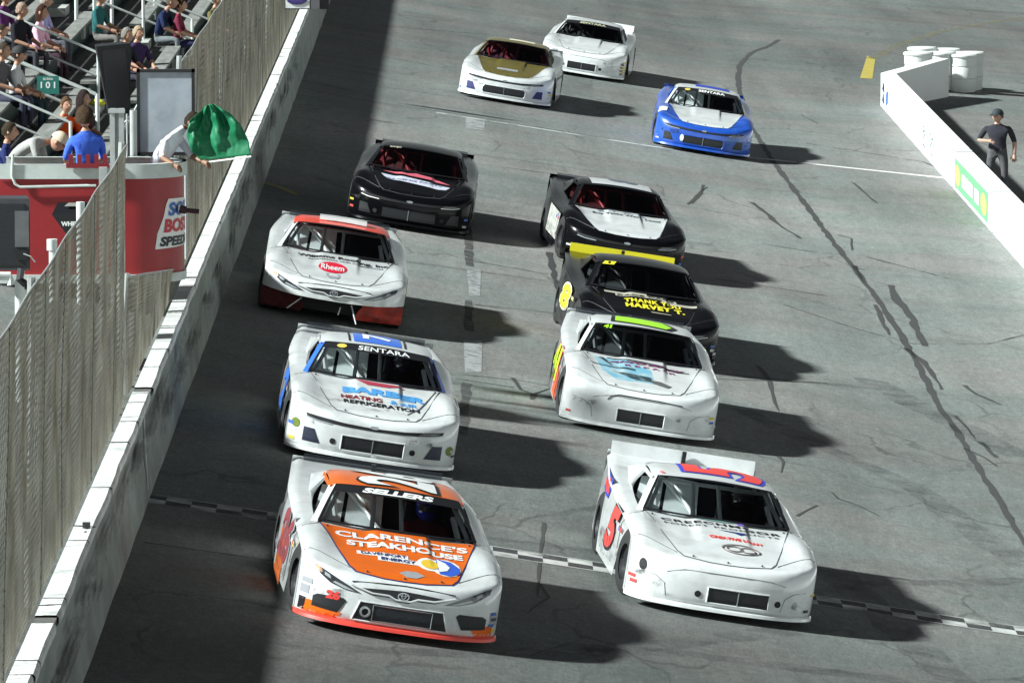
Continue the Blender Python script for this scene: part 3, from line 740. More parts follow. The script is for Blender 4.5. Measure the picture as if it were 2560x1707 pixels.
# ================================================================ PEOPLE
def skinned(name, J, E, mats, regions, head=None, parent=None, hands=()):
    """J joint:(pos,radius); E edges; regions: list of (a,b,material index). One continuous body mesh."""
    names = list(J); idx = {n: i for i, n in enumerate(names)}
    me = bpy.data.meshes.new('tmp'); me.from_pydata([J[n][0] for n in names], [(idx[a], idx[b]) for a, b in E], [])
    o = bpy.data.objects.new('tmp', me); COL.objects.link(o)
    md = o.modifiers.new('s', 'SKIN'); md.use_smooth_shade = True; md.branch_smoothing = .4
    if not me.skin_vertices: pass
    sv = me.skin_vertices[0].data
    for n in names:
        r = J[n][1]; sv[idx[n]].radius = r if isinstance(r, tuple) else (r, r)
        sv[idx[n]].use_root = (n == 'pelvis')
    ss_ = o.modifiers.new('u', 'SUBSURF'); ss_.levels = 1; ss_.render_levels = 1
    dg = bpy.context.evaluated_depsgraph_get()
    m2 = bpy.data.meshes.new_from_object(o.evaluated_get(dg))
    bpy.data.objects.remove(o); bpy.data.meshes.remove(me)
    mb = MB(); mb.v = [tuple(v.co) for v in m2.vertices]; mb.f = [list(p.vertices) for p in m2.polygons]
    segs = [(Vector(J[a][0]), Vector(J[b][0]), k) for a, b, k in regions]
    for p in m2.polygons:
        c = p.center; best = (9e9, 0)
        for a, b, k in segs:
            d = b - a; t = max(0, min(1, (c - a).dot(d) / max(d.length_squared, 1e-9))); q = (c - a - d * t).length
            if q < best[0]: best = (q, k)
        mb.m.append(best[1])
    bpy.data.meshes.remove(m2)
    if head:
        hc, rot, sc = head
        M = Matrix.Translation(hc) @ rot @ Matrix.Scale(sc, 4)
        mb.cur = 0; rows = []
        for i in range(13):
            th = math.pi * i / 12; row = []
            for j in range(21):
                ph = 2 * math.pi * j / 20
                x, y, z = .078 * math.sin(th) * math.cos(ph), .097 * math.sin(th) * math.sin(ph), .118 * math.cos(th)
                if z < -.02: x *= 1 + (z + .02) * 2.6; y = y * (1 + (z + .02) * 1.8) - .012 * (y < 0)
                if y < -.05 and abs(x) < .02 and -.035 < z < .02: y -= .022      # nose
                if y < -.05 and .015 < abs(x) < .05 and .0 < z < .03: y += .010   # eye sockets
                row.append((x, y, z))
            rows.append(row)
        mb.grid(rows, M)
        for sg in (-1, 1): mb.ell((sg * .080, .005, -.005), (.012, .022, .032), 8, 6, M)
    mb.cur = 0
    for (w, f, u, curl, sc) in hands:
        # palm, four bent fingers, thumb.  w wrist, f forward dir, u palm normal
        w = Vector(w); f = Vector(f).normalized(); u = Vector(u); u = (u - f * u.dot(f)).normalized(); s_ = f.cross(u)
        P = lambda a, b, c: w + (f * a + s_ * b + u * c) * sc
        mb.tube([P(-.01, 0, 0), P(.03, 0, 0), P(.085, 0, 0)], [.026 * sc, .036 * sc, .034 * sc], 8)
        for q, (b_, ln) in enumerate(((-.03, .065), (-.010, .078), (.010, .072), (.03, .055))):
            c1 = curl; pts = [P(.08, b_, 0)]; a_ = 0
            for sgm in (.42, .33, .25):
                a_ += c1; last = pts[-1]; pts.append(last + (f * math.cos(a_) - u * math.sin(a_)) * ln * sgm * sc)
            mb.tube(pts, [.0095 * sc, .009 * sc, .008 * sc, .007 * sc], 6)
        mb.tube([P(.02, -.03, 0), P(.05, -.055, -.01), P(.075, -.055, -.03)], [.012 * sc, .0105 * sc, .009 * sc], 6)
    return mb.build(name, mats, parent, smooth=True, ang=60)
SITE = [('pelvis', 'spine'), ('spine', 'chest'), ('chest', 'neck'), ('neck', 'headb'), ('chest', 'shL'), ('shL', 'elL'), ('elL', 'wrL'), ('chest', 'shR'), ('shR', 'elR'), ('elR', 'wrR'),
        ('pelvis', 'hipL'), ('hipL', 'knL'), ('knL', 'anL'), ('anL', 'toL'), ('pelvis', 'hipR'), ('hipR', 'knR'), ('knR', 'anR'), ('anR', 'toR')]
def pose_base():
    r = dict(pelvis=(.13, .11), spine=(.135, .10), chest=(.15, .11), neck=.052, headb=.05, shL=.065, shR=.065, elL=.043, elR=.043, wrL=.028, wrR=.028,
             hipL=.085, hipR=.085, knL=.058, knR=.058, anL=.04, anR=.04, toL=.03, toR=.03)
    return r
def person(label, loc, yaw, J, shirt, pants, hair, group=None, skin=SKIN, hat=None, scale=1.0, headyaw=0, headpitch=0, hands=(), long_sleeve=False, headroll=0, shoes=(.03, .03, .03), hairlong=False, catname='person', hv=1.0, bulk=1.0):
    rad = pose_base()
    for k_ in ('pelvis', 'spine', 'chest'): rad[k_] = tuple(q * bulk for q in rad[k_])
    JJ = {n: (Vector(p), rad[n]) for n, p in J.items()}
    sk = skin; cs = mat('cloth_%s' % '_'.join('%02d' % int(c * 99) for c in shirt), shirt, rough=.9, spec=.1, noise=.12, nscale=9, bump=.5, bscale=14)
    cp = mat('cloth_%s' % '_'.join('%02d' % int(c * 99) for c in pants), pants, rough=.9, spec=.1, noise=.12, nscale=9, bump=.5, bscale=14)
    csho = mat('cloth_%s' % '_'.join('%02d' % int(c * 99) for c in shoes), shoes, rough=.85, noise=.12, nscale=9)
    o = empty('person', label, catname, loc, group); o.rotation_euler = (0, 0, yaw); o.scale = scale if isinstance(scale, tuple) else (scale,) * 3
    reg = [('pelvis', 'spine', 1), ('spine', 'chest', 1), ('chest', 'neck', 1), ('neck', 'headb', 0), ('shL', 'elL', 1), ('shR', 'elR', 1), ('chest', 'shL', 1), ('chest', 'shR', 1),
           ('elL', 'wrL', 1 if long_sleeve else 0), ('elR', 'wrR', 1 if long_sleeve else 0), ('pelvis', 'hipL', 2), ('pelvis', 'hipR', 2), ('hipL', 'knL', 2), ('hipR', 'knR', 2), ('knL', 'anL', 2), ('knR', 'anR', 2), ('anL', 'toL', 3), ('anR', 'toR', 3)]
    edges = [e_ for e_ in SITE if e_[0] in J and e_[1] in J]; reg = [q for q in reg if q[0] in J and q[1] in J]
    up = (Vector(J['headb']) - Vector(J['neck'])).normalized()
    hc = Vector(J['headb']) + up * .085
    rot = Matrix.Rotation(headyaw, 4, 'Z') @ Matrix.Rotation(headroll, 4, 'Y') @ Matrix.Rotation(headpitch, 4, 'X')
    hs = []
    for sd_ in 'LR':
        if 'wr' + sd_ in J:
            e_, w_ = Vector(J['el' + sd_]), Vector(J['wr' + sd_]); hs.append((w_, w_ - e_, (0, .2, 1), .45, 1.0))
    skinned('body', JJ, edges, [sk, cs, cp, csho], reg, (hc, rot, 1.0), o, hs)
    M = Matrix.Translation(hc) @ rot
    if hair:
        mb = MB(); rows = []
        for i in range(9):
            th = math.pi * .60 * i / 8; row = []
            for j in range(21):
                ph = 2 * math.pi * j / 20; sy = math.sin(ph)
                lim = 1.0 if sy > -.1 else max(.48, 1 - (-.1 - sy) * .9)
                t2 = th * lim; rr = hv * (1.0 + random.uniform(-.05, .05))
                drop = (.10 if hairlong else 0) * (i / 8) ** 2 * (1 if sy > -.3 else 0)
                row.append((.090 * rr * math.sin(t2) * math.cos(ph), .110 * rr * math.sin(t2) * sy, .131 * math.cos(t2) * rr - drop))
            rows.append(row)
        mb.grid(rows, M); mb.build('hair', mat('hair_%02d_%02d' % (int(hair[0] * 99), int(hair[1] * 99)), hair, rough=.9, spec=.08, noise=.4, nscale=30, bump=.6, bscale=60), o, smooth=True, ang=80)
    if hat:
        mb = MB(); rows = []
        for i in range(7):
            th = math.pi * .5 * i / 6
            rows.append([(.096 * math.sin(th) * math.cos(2 * math.pi * j / 18), .116 * math.sin(th) * math.sin(2 * math.pi * j / 18), .03 + .115 * math.cos(th)) for j in range(19)])
        mb.grid(rows, M)
        mb.add([(-.07, -.095, .035), (.07, -.095, .035), (.055, -.185, .018), (-.055, -.185, .018), (-.07, -.095, .045), (.07, -.095, .045), (.055, -.185, .028), (-.055, -.185, .028)],
               [(0, 1, 2, 3), (7, 6, 5, 4), (0, 4, 5, 1), (1, 5, 6, 2), (2, 6, 7, 3), (3, 7, 4, 0)], M)
        mb.build('cap', mat('cap_%02d_%02d' % (int(hat[0] * 99), int(hat[1] * 99)), hat, rough=.8), o, smooth=True, ang=50)
    mb = MB()
    for sg in (-1, 1): mb.ell((sg * .032, -.086, .012), (.010, .006, .006), 8, 5, M)
    mb.build('eyes', DARK, o)
    return o
def SIT(lean=.0, arms=0):
    return dict(pelvis=(0, 0, .48), spine=(0, -.02 - lean * .3, .68), chest=(0, -.04 - lean, .88), neck=(0, -.05 - lean * 1.3, 1.03), headb=(0, -.07 - lean * 1.6, 1.10),
                shL=(.18, -.04 - lean, .94), elL=(.24, -.12 - lean, .70), wrL=(.14, -.34 - lean * .6, .62 + arms * .3), shR=(-.18, -.04 - lean, .94), elR=(-.24, -.12 - lean, .70), wrR=(-.14, -.34 - lean * .6, .62 + arms * .3),
                hipL=(.10, -.05, .47), knL=(.15, -.46, .50), anL=(.14, -.44, .08), toL=(.15, -.60, .03), hipR=(-.10, -.05, .47), knR=(-.15, -.46, .50), anR=(-.14, -.44, .08), toR=(-.15, -.60, .03))
def STAND():
    return dict(pelvis=(0, 0, .95), spine=(0, 0, 1.12), chest=(0, .01, 1.32), neck=(0, 0, 1.47), headb=(0, -.01, 1.54), shL=(.18, .01, 1.40), elL=(.25, .03, 1.12), wrL=(.25, -.05, .87),
                shR=(-.18, .01, 1.40), elR=(-.25, .03, 1.12), wrR=(-.25, -.05, .87), hipL=(.10, 0, .90), knL=(.12, -.02, .50), anL=(.12, .02, .09), toL=(.13, -.12, .03), hipR=(-.10, 0, .90), knR=(-.12, -.02, .50), anR=(-.12, .02, .09), toR=(-.13, -.12, .03))
# --- the flagman leaning over the rail
Yf = 78.3
hd = at_depth(476, 305, Yf)
zf_ = 1.86
fx = at_depth(385, 400, Yf).x
def rel(px, py, dy=0.0):
    p = at_depth(px, py, Yf + dy); return (p.x - fx, dy, p.z - zf_)
hip = rel(385, 412)
J = dict(pelvis=(hip[0] - .02, 0, hip[2] - .02), spine=rel(408, 382), chest=rel(436, 350), neck=rel(456, 322), headb=rel(467, 315), shR=rel(412, 350, -.15), elR=rel(405, 395, -.26), wrR=rel(438, 414, -.50),
         shL=rel(452, 352, .13), elL=rel(480, 392, .02), wrL=rel(508, 405, -.12), hipL=(hip[0] - .02, .09, hip[2] - .08), knL=(-.06, .12, .52), anL=(-.08, .14, .10), toL=(.06, .12, .04), hipR=(hip[0] - .02, -.09, hip[2] - .08), knR=(-.08, -.08, .52), anR=(-.12, -.06, .10), toR=(.02, -.08, .04))
person('flagman in white short-sleeved shirt leaning over the rail holding the green flag', (fx, Yf, zf_), 0, J, (.72, .74, .80), (.62, .62, .68), (.03, .022, .016), skin=mat('skin_tan', (.22, .115, .07), rough=.55), headyaw=R(62), headpitch=R(14), bulk=1.22)
# green flag and its stick
h0p = at_depth(505, 408, Yf - .12); h1p = at_depth(628, 392, Yf - .3)
o = empty('green_flag', 'crumpled green racing flag on a white stick held out by the flagman', 'flag', h0p)
mb = MB(); mb.tube([h0p - h0p, h1p - h0p], .011, 8); mb.build('stick', W1, o, smooth=True)
L_, T_ = [(503, 402), (478, 378), (466, 338), (474, 302), (498, 282)], [(627, 388), (621, 352), (603, 314), (576, 284), (540, 263)]
rows = []
N = 34
def interp(tab, t):
    q = t * (len(tab) - 1); i = min(int(q), len(tab) - 2); f_ = q - i; return (tab[i][0] + (tab[i + 1][0] - tab[i][0]) * f_, tab[i][1] + (tab[i + 1][1] - tab[i][1]) * f_)
for i in range(N + 1):
    t = i / N; a, b = interp(L_, t), interp(T_, t); row = []
    for j in range(N + 1):
        u = j / N; px, py = a[0] + (b[0] - a[0]) * u, a[1] + (b[1] - a[1]) * u - 10 * math.sin(math.pi * u) * t
        q_ = Vector((2.2 * t + 1.3 * u, 5.5 * u - 1.5 * t, .7))
        fold = mnoise.noise(q_) + .45 * mnoise.noise(q_ * 2.3) + .2 * (1 - abs(mnoise.noise(q_ * 3.9)))
        dy = -.12 - .18 * u + .16 * fold * min(1, 2.5 * t) * (1 - .3 * u)
        row.append(at_depth(px, py, Yf + dy) - h0p)
    rows.append(row)
mb = MB(); mb.grid(rows); fl = mb.build('flag_cloth', mat('flag_green', (.004, .16, .065), rough=.55, noise=.2, nscale=4, bump=.3, bscale=9), o, smooth=True, ang=180)
md = fl.modifiers.new('thickness', 'SOLIDIFY'); md.thickness = .004
# --- people near the flag stand
def at_px(px, py, s): return at_depth(px, py, F / s)
def place_sit(label, px, py_head, s, yaw, shirt, pants, hair, **kw):
    """seat a person so that the head centre is at the pixel"""
    lean = kw.pop('lean', 0); arms = kw.pop('arms', 0); sc = kw.get('scale', 1)
    if kw.get('group'):      # sits on the stand: slide along the line of sight to the row it belongs to
        lo, hi = 70.0, 200.0
        for _ in range(50):
            t = (lo + hi) / 2; q = at_depth(px, py_head, t)
            if q.z > GZ + .42 * (GX - q.x) + .95 * sc: lo = t
            else: hi = t
        p = q
    else: p = at_px(px, py_head, s)
    J = SIT(lean, arms); h = Vector(J['headb']) + Vector((0, 0, .08)); h.rotate(Quaternion((0, 0, 1), yaw))
    return person(label, (p.x - h.x * sc, p.y - h.y * sc, p.z - h.z * sc), yaw, J, shirt, pants, hair, **kw)
J = SIT(.10)
place_sit('person in bright blue shirt with brown bushy hair seen from behind on the flag stand', 213, 298, 205, R(200), (.07, .16, .72), (.30, .27, .22), (.055, .035, .022), scale=1.0, hv=1.3)
place_sit('person in orange shirt leaning against a companion behind the flag stand', 163, 262, 168, R(30), (.75, .09, .02), (.05, .05, .08), (.10, .06, .035), lean=.05)
place_sit('dark haired person in maroon shirt close beside the orange shirted one', 205, 248, 165, R(70), (.10, .025, .05), (.05, .05, .10), (.03, .02, .02), hairlong=True, hv=1.12)
J = STAND(); J.update(spine=(0, -.10, 1.08), chest=(0, -.32, 1.20), neck=(0, -.47, 1.22), headb=(0, -.54, 1.22), shL=(.17, -.34, 1.24), elL=(.22, -.40, .98), wrL=(.15, -.52, .80), shR=(-.17, -.34, 1.24), elR=(-.22, -.42, .98), wrR=(-.15, -.56, .82))
p = at_px(145, 342, 200)
person('person in tan cap and grey shirt bending down on the flag stand', (p.x - .60, p.y - .1, p.z - 1.27), R(80), J, (.36, .36, .34), (.06, .07, .08), None, hat=(.62, .52, .38), headpitch=R(35), headyaw=0)
seat = [
 ('balding man in black shirt on the upper left bleachers', 52, 26, 140, 60, (.02, .02, .025), (.05, .05, .06), (.30, .22, .17), {}),
 ('dark haired woman in white and pink top on the upper left bleachers', 101, 32, 136, 75, (.80, .45, .58), (.05, .03, .04), (.045, .02, .015), dict(hairlong=True)),
 ('grey haired man in lavender shirt at the top edge behind the woman in pink', 112, 2, 132, 80, (.45, .42, .68), (.1, .1, .12), (.35, .33, .3), {}),
 ('grey bearded man in black behind the big loudspeaker, left of a pair', 315, 88, 134, 55, (.03, .03, .035), (.04, .04, .05), (.20, .18, .16), {}),
 ('blond person in dark purple shirt of the pair behind the loudspeaker', 344, 84, 134, 40, (.05, .03, .09), (.03, .03, .05), (.36, .28, .18), {}),
 ('man in navy shirt and grey shorts seated by the fence, upper stand', 424, 4, 128, 75, (.02, .03, .08), (.16, .18, .19), (.10, .07, .05), dict(lean=.12)),
 ('man in dark red shirt seated beside the navy shirted man near the fence', 449, 14, 126, 85, (.16, .025, .05), (.03, .03, .08), (.06, .04, .03), {}),
 ('spectator in grey shirt at the left edge above the section sign', 6, 128, 150, 70, (.12, .11, .12), (.05, .05, .08), (.05, .04, .03), {}),
 ('spectator in black cap and white sleeves left of the section sign', 44, 138, 150, 80, (.55, .55, .56), (.03, .05, .06), (.03, .03, .03), dict(hat=(.02, .02, .02))),
 ('small child in white shirt at the far left of the bleachers', 3, 78, 140, 80, (.7, .7, .72), (.05, .05, .06), (.04, .03, .02), dict(scale=.8)),
 ('spectator in dark teal shirt left of the tall white post', 250, -6, 128, 70, (.03, .12, .12), (.16, .15, .14), (.12, .08, .05), {}),
 ('spectator in purple shirt at the top left corner', 12, -8, 132, 70, (.10, .03, .12), (.04, .04, .06), (.12, .06, .04), {}),
 ('spectator in olive jacket at the top edge near the fence post', 540, 0, 124, 60, (.14, .12, .05), (.04, .04, .05), (.08, .06, .04), {}),
 ('spectator in navy shirt slumped on the lower left bleachers', 20, 330, 178, 85, (.025, .035, .12), (.04, .04, .08), (.04, .03, .03), {}),
]
for lb, px, py, s, yw, sh, pa, ha, kw in seat:
    place_sit(lb, px, py, s, R(yw), sh, pa, ha, group='spectators on the bleachers', **kw)
# loose things on the bleachers
def bag(label, px, py, s, dims, col, name='bag', cat='bag'):
    p = at_px(px, py, s); mb = MB(); mb.ell((0, 0, 0), dims, 10, 6); 
    for i, v in enumerate(mb.v): mb.v[i] = (v[0] * (1 + random.uniform(-.15, .15)), v[1], v[2] * (1 + random.uniform(-.2, .2)))
    o = mb.build(name, mat('soft_%02d_%02d' % (int(col[0] * 99), int(col[1] * 99)), col, rough=.7), None, smooth=True, ang=60); o.location = p; tag(o, label, cat)
bag('bright yellow bundle on a plank right of the dark haired companion', 243, 258, 160, (.13, .12, .055), (.62, .60, .03))
bag('white plastic bag on a bleacher seat behind the orange shirted person', 125, 258, 150, (.14, .12, .07), (.60, .62, .62))
bag('small yellow bag beside the white plastic one on the bleachers', 132, 274, 150, (.09, .1, .05), (.45, .42, .05))
bag('white paper bag on the plank near the fence above the whiteboard', 405, 152, 136, (.07, .08, .07), (.68, .68, .70))
bag('dark teal cooler bag on the far left bleachers', 52, 268, 150, (.20, .15, .17), (.02, .10, .09))
bag('white napkin bundle on the lower planks at the far left', 20, 270, 150, (.12, .14, .06), (.5, .5, .5))
# --- crew man behind the pit wall
J = STAND(); J.update(elR=(-.30, -.02, 1.16), wrR=(-.12, -.26, 1.17), elL=(.27, .05, 1.13), wrL=(.27, .0, .88))
p = Vector((10.32, 123.5, gz(10.32)))
person('crew man in black shirt, dark cap and headset standing behind the pit wall', p, R(-8), J, (.035, .036, .045), (.10, .10, .105), (.05, .035, .025), hat=(.02, .03, .035), headyaw=R(-25), bulk=1.1, skin=mat('skin_light', (.42, .26, .19), rough=.55), scale=(1.22, 1.15, 1.02))


# scoreboard box hanging over the far wall top
p = at_depth(765, 12, 128)
o = empty('hanging_sign', 'black edged white and grey sign box cut by the top edge over the wall', 'sign', (p.x, 128, p.z))
s = 125.0
MBX = lambda x0, x1, y0, y1, name, m, off=0: (lambda mb: (mb.box((((x0 + x1) / 2 - 765) / s, off, -((y0 + y1) / 2 - 12) / s), ((x1 - x0) / s, .1, (y1 - y0) / s)), mb.build(name, m, o)))(MB())
MBX(690, 822, -60, 24, 'case', BLACK, .06); MBX(714, 774, -60, 21, 'white_panel', W1, -.01); MBX(777, 799, -60, 24, 'grey_panel', mat('sign_grey', (.13, .125, .14), rough=.6), -.01)
MBX(694, 707, 3, 18, 'small_panel', mat('sign_bluegrey', (.2, .23, .3), rough=.6), -.01)
mb = MB(); mb.ell((-.18, -.075, .09), (.20, .012, .09), 14, 8); mb.build('purple_emblem', mat('sign_purple', (.07, .05, .22), rough=.5), o)

# ================================================================ CARS
def ZC(y): return lerp_tab([(0, .50), (.04, .525), (.10, .555), (.25, .60), (.5, .65), (1.0, .735), (1.4, .80), (1.55, .815), (2.5, .85), (3.9, .915), (4.9, .945)], y)
def ZE(y): return lerp_tab([(.3, .60), (.5, .665), (.95, .745), (1.5, .775), (2.2, .80), (3.2, .88), (4.0, .93), (4.9, .95)], y)
def WH(y): return lerp_tab([(.34, .975), (1, .985), (3.3, .97), (4.9, .83)], y)
def PL(x): return .46 * (1 - (1 - min(1, abs(x) / .975) ** 3) ** .6)
def ZT(x, y):
    W = WH(y); a = abs(x) / W; e_ = sm(.70, 1.0, a)
    z = ZC(y) * (1 - e_) + ZE(y) * e_
    z += .045 * math.exp(-((abs(x) - .80) / .12) ** 2) * math.exp(-((y - .95) / .42) ** 2)
    z -= .05 * sm(.92, 1.02, a)
    if y < 1.6: z += .026 * (1 - sm(.268, .318, x)) * sm(-.34, -.20, x) * sm(.40, 1.15, y)
    return z
def ZL(x): return ZT(x, .08 + PL(x))
def BU(t): return lerp_tab([(0, .05), (.08, .012), (.25, 0), (.6, 0), (.85, .02), (.94, .045), (1, .08)], t)
def FY(x, z): t = (z - .11) / (ZL(x) - .11); return PL(x) + BU(max(0, min(1, t)))
def GL(u, w):
    q = 1 - u * u
    a = Vector((.787 * u, 1.53 - .13 * q, .828 + .0 * q)); b = Vector((.612 * u, 2.10 - .06 * q, 1.128 + .035 * q))
    p = a.lerp(b, w); p.z += .018 * math.sin(math.pi * w); p.y -= .012 * math.sin(math.pi * w); return p
def RZ(x, y):
    w = (y - 2.05) / 1.0; h = .615 - .015 * w; u = x / h
    return 1.128 + .035 * (1 - u * u) + .040 * math.sin(math.pi * max(0, min(1, w * .9 + .02))) - .06 * max(0, abs(u) - 1)
CBt = [(1.53, .80), (2.2, .79), (3.2, .745), (3.95, .68), (4.9, .70)]
INN = [0, .13, .25, .34, .375, .42, .53, .66, .78, .90, 1.0]; OUT = [.25, .5, .7, .85, .95, 1.0]
def cols(y):
    cb = lerp_tab(CBt, y) if y > 1.53 else .80; W = WH(y)
    pos = [f_ * cb for f_ in INN] + [cb + (W - cb) * f_ for f_ in OUT]
    return [-x for x in pos[:0:-1]] + pos
NI = len(INN); NC = 2 * (NI + len(OUT)) - 1
ARCH = ((.93, .372), (3.62, .372))
def zbot(y):
    z = .11
    for yc_, r in ARCH:
        d = abs(y - yc_)
        if d < r: z = max(z, .30 + math.sqrt(r * r - d * d))
    return z
TL = [0, .08, .2, .35, .5, .65, .8, .9, .96, 1.0]
def XS(y, t):
    t = max(0.0, min(1.0, t))
    return WH(y) - .022 * sm(.6, 1, t) * sm(.4, .8, y) + .035 * (1 - t) ** 1.3 * sm(.4, .9, y)
TM = bpy.data.materials
def mesh_share(cache={}): return cache
CACHE = {}
def shared(name, key, fn, m, parent, smooth=True, ang=40, weld=False):
    """build the mesh once, then reuse its data with another material through an object slot"""
    if key not in CACHE:
        mb = MB(); fn(mb); o = mb.build(name, m, parent, smooth=smooth, ang=ang, weld=weld); CACHE[key] = o.data; return o
    me = CACHE[key].copy(); me.materials.clear(); me.materials.append(m)
    return link(bpy.data.objects.new(name, me), parent)
def f_body(mb, torn=False):
    ys = [.08, .14, .25, .4, .52, .64, .76, .88, 1.0, 1.12, 1.24, 1.36, 1.46, 1.53]
    rows = []
    for y0 in ys:
        k_ = max(0, 1 - (y0 - .08) / 1.45) ** 2
        rows.append([(x, y0 + PL(x) * k_, ZT(x, y0 + PL(x) * k_)) for x in cols(y0)])
    nh = len(rows)
    ys2 = [1.75, 2.0, 2.3, 2.6, 2.9, 3.2, 3.5, 3.75, 3.95, 4.2, 4.5, 4.75, 4.9]
    for y in ys2: rows.append([(x, y, ZT(x, y)) for x in cols(y)])
    mid = (NC - 1) // 2
    def skip(i, j):
        if i < nh - 1 or i >= nh + 8: return False
        return abs(j + .5 - mid) < NI - 1
    mb.grid(rows, skip=skip)
    # front face
    xs_ = cols(.08); rows = []
    for t in TL:
        if torn and t < .5: continue
        rows.append([(x, PL(x) + BU(t), .11 + (ZL(x) - .11) * t) for x in xs_])
    mb.grid(rows)
    # sides
    sy = [.46, .50, .54] + [ARCH[0][0] - .372 + .001 + i * (.742 / 12) for i in range(13)] + [1.35, 1.5, 1.7, 2.0, 2.3, 2.6, 2.9, 3.1] + [ARCH[1][0] - .371 + i * (.742 / 12) for i in range(13)] + [4.1, 4.35, 4.6, 4.8, 4.9]
    sy = sorted(sy)
    for sg in (-1, 1):
        rows = []
        for t in TL:
            if torn and t < .5 and False: continue
            row = []
            for i, y in enumerate(sy):
                yy = y if i else PL(.975) + BU(t)
                if torn and i < 3 and t < .5: zb_ = .36
                else: zb_ = zbot(yy)
                zt_ = ZT(WH(yy), yy); z = zb_ + (zt_ - zb_) * t
                tt = (z - .11) / (zt_ - .11)
                row.append((sg * XS(yy, tt), yy, z))
            rows.append(row)
        mb.grid(rows, flip=sg < 0)
    # tail
    mb.grid([[(x, 4.9 + d, z) for x in (-.83, -.5, 0, .5, .83)] for z, d in ((.98, 0), (.9, .06), (.6, .08), (.25, .0))], flip=True)
HOODP = [(-.76, 1.47), (-.72, 1.25), (-.62, .75), (-.52, .30), (-.46, .19), (-.2, .125), (0, .115), (.2, .125), (.46, .19), (.52, .30), (.62, .75), (.72, 1.25), (.76, 1.47), (.5, 1.42), (.25, 1.40), (0, 1.39), (-.25, 1.40), (-.5, 1.42)]
def hoodpoly(sc=1.0, grow=0.0):
    return [(x + (grow if x > 0 else -grow if x < 0 else 0), y + (-grow if y < .6 else (grow if y > 1.35 else 0))) for x, y in HOODP]
def fnH(off): return lambda u, v: (u, v, ZT(u, v) + off)
def fnR(off): return lambda u, v: (u, v, RZ(u, v) + off)
def fnF(off): return lambda u, v: (u, FY(u, v) - off, v)
def fnG(off): return lambda u, v: GL(u, v) + Vector((0, -off * .5, off))
def fnS(sg, yc_, zc_, off): return lambda u, v: (sg * (XS(yc_ + sg * u, (zc_ + v - .11) / .75) + off), yc_ + sg * u, zc_ + v)
def patch(polys, fn, name, m, parent, ml=.06): return bm_obj(conform(polys, fn, ml), name, m, parent)
def rect(x0, x1, z0, z1): return [(x0, z0), (x1, z0), (x1, z1), (x0, z1)]
def circ(cx, cz, r, rz=None, n=14): return [(cx + r * math.cos(2 * math.pi * i / n), cz + (rz or r) * math.sin(2 * math.pi * i / n)) for i in range(n)]
def rim(poly, fn, r, name, m, parent):
    pts = []
    for a, b in zip(poly, poly[1:] + poly[:1]):
        nn = max(1, int(math.hypot(b[0] - a[0], b[1] - a[1]) / .08))
        for i in range(nn): pts.append(Vector(fn(a[0] + (b[0] - a[0]) * i / nn, a[1] + (b[1] - a[1]) * i / nn)))
    pts.append(pts[0]); mb = MB(); mb.tube(pts, r, 5, caps=False); return mb.build(name, m, parent, smooth=True)
SMOKE = mat('smoky_plastic', (.03, .035, .045), rough=.25, alpha=.40)
WHP = paint('white', (.71, .735, .73)); CHROME = mat('bright_trim', (.5, .52, .53), rough=.25, metal=.7)
LAMP = mat('headlight_lens', (.35, .38, .40), rough=.15, coat=1); LAMPD = mat('headlight_dark', (.03, .03, .035), rough=.2, coat=1)
CAGEW = mat('cage_white', (.62, .65, .66), rough=.4); CAGER = mat('cage_red', (.24, .02, .028), rough=.4); CAGEK = mat('cage_black', (.03, .03, .03), rough=.4); CAGEG = mat('cage_grey', (.22, .25, .26), rough=.4)
ALU = mat('interior_aluminium', (.66, .72, .72), rough=.5, noise=.2, nscale=3); INT = mat('interior_black', (.015, .015, .017), rough=.8)
def car_matrix(x, y, deg):
    th = math.atan(BANK)
    return Matrix.Translation((x, y, gz(x))) @ Matrix.Rotation(th, 4, 'Y') @ Matrix.Rotation(R(deg), 4, 'Z')
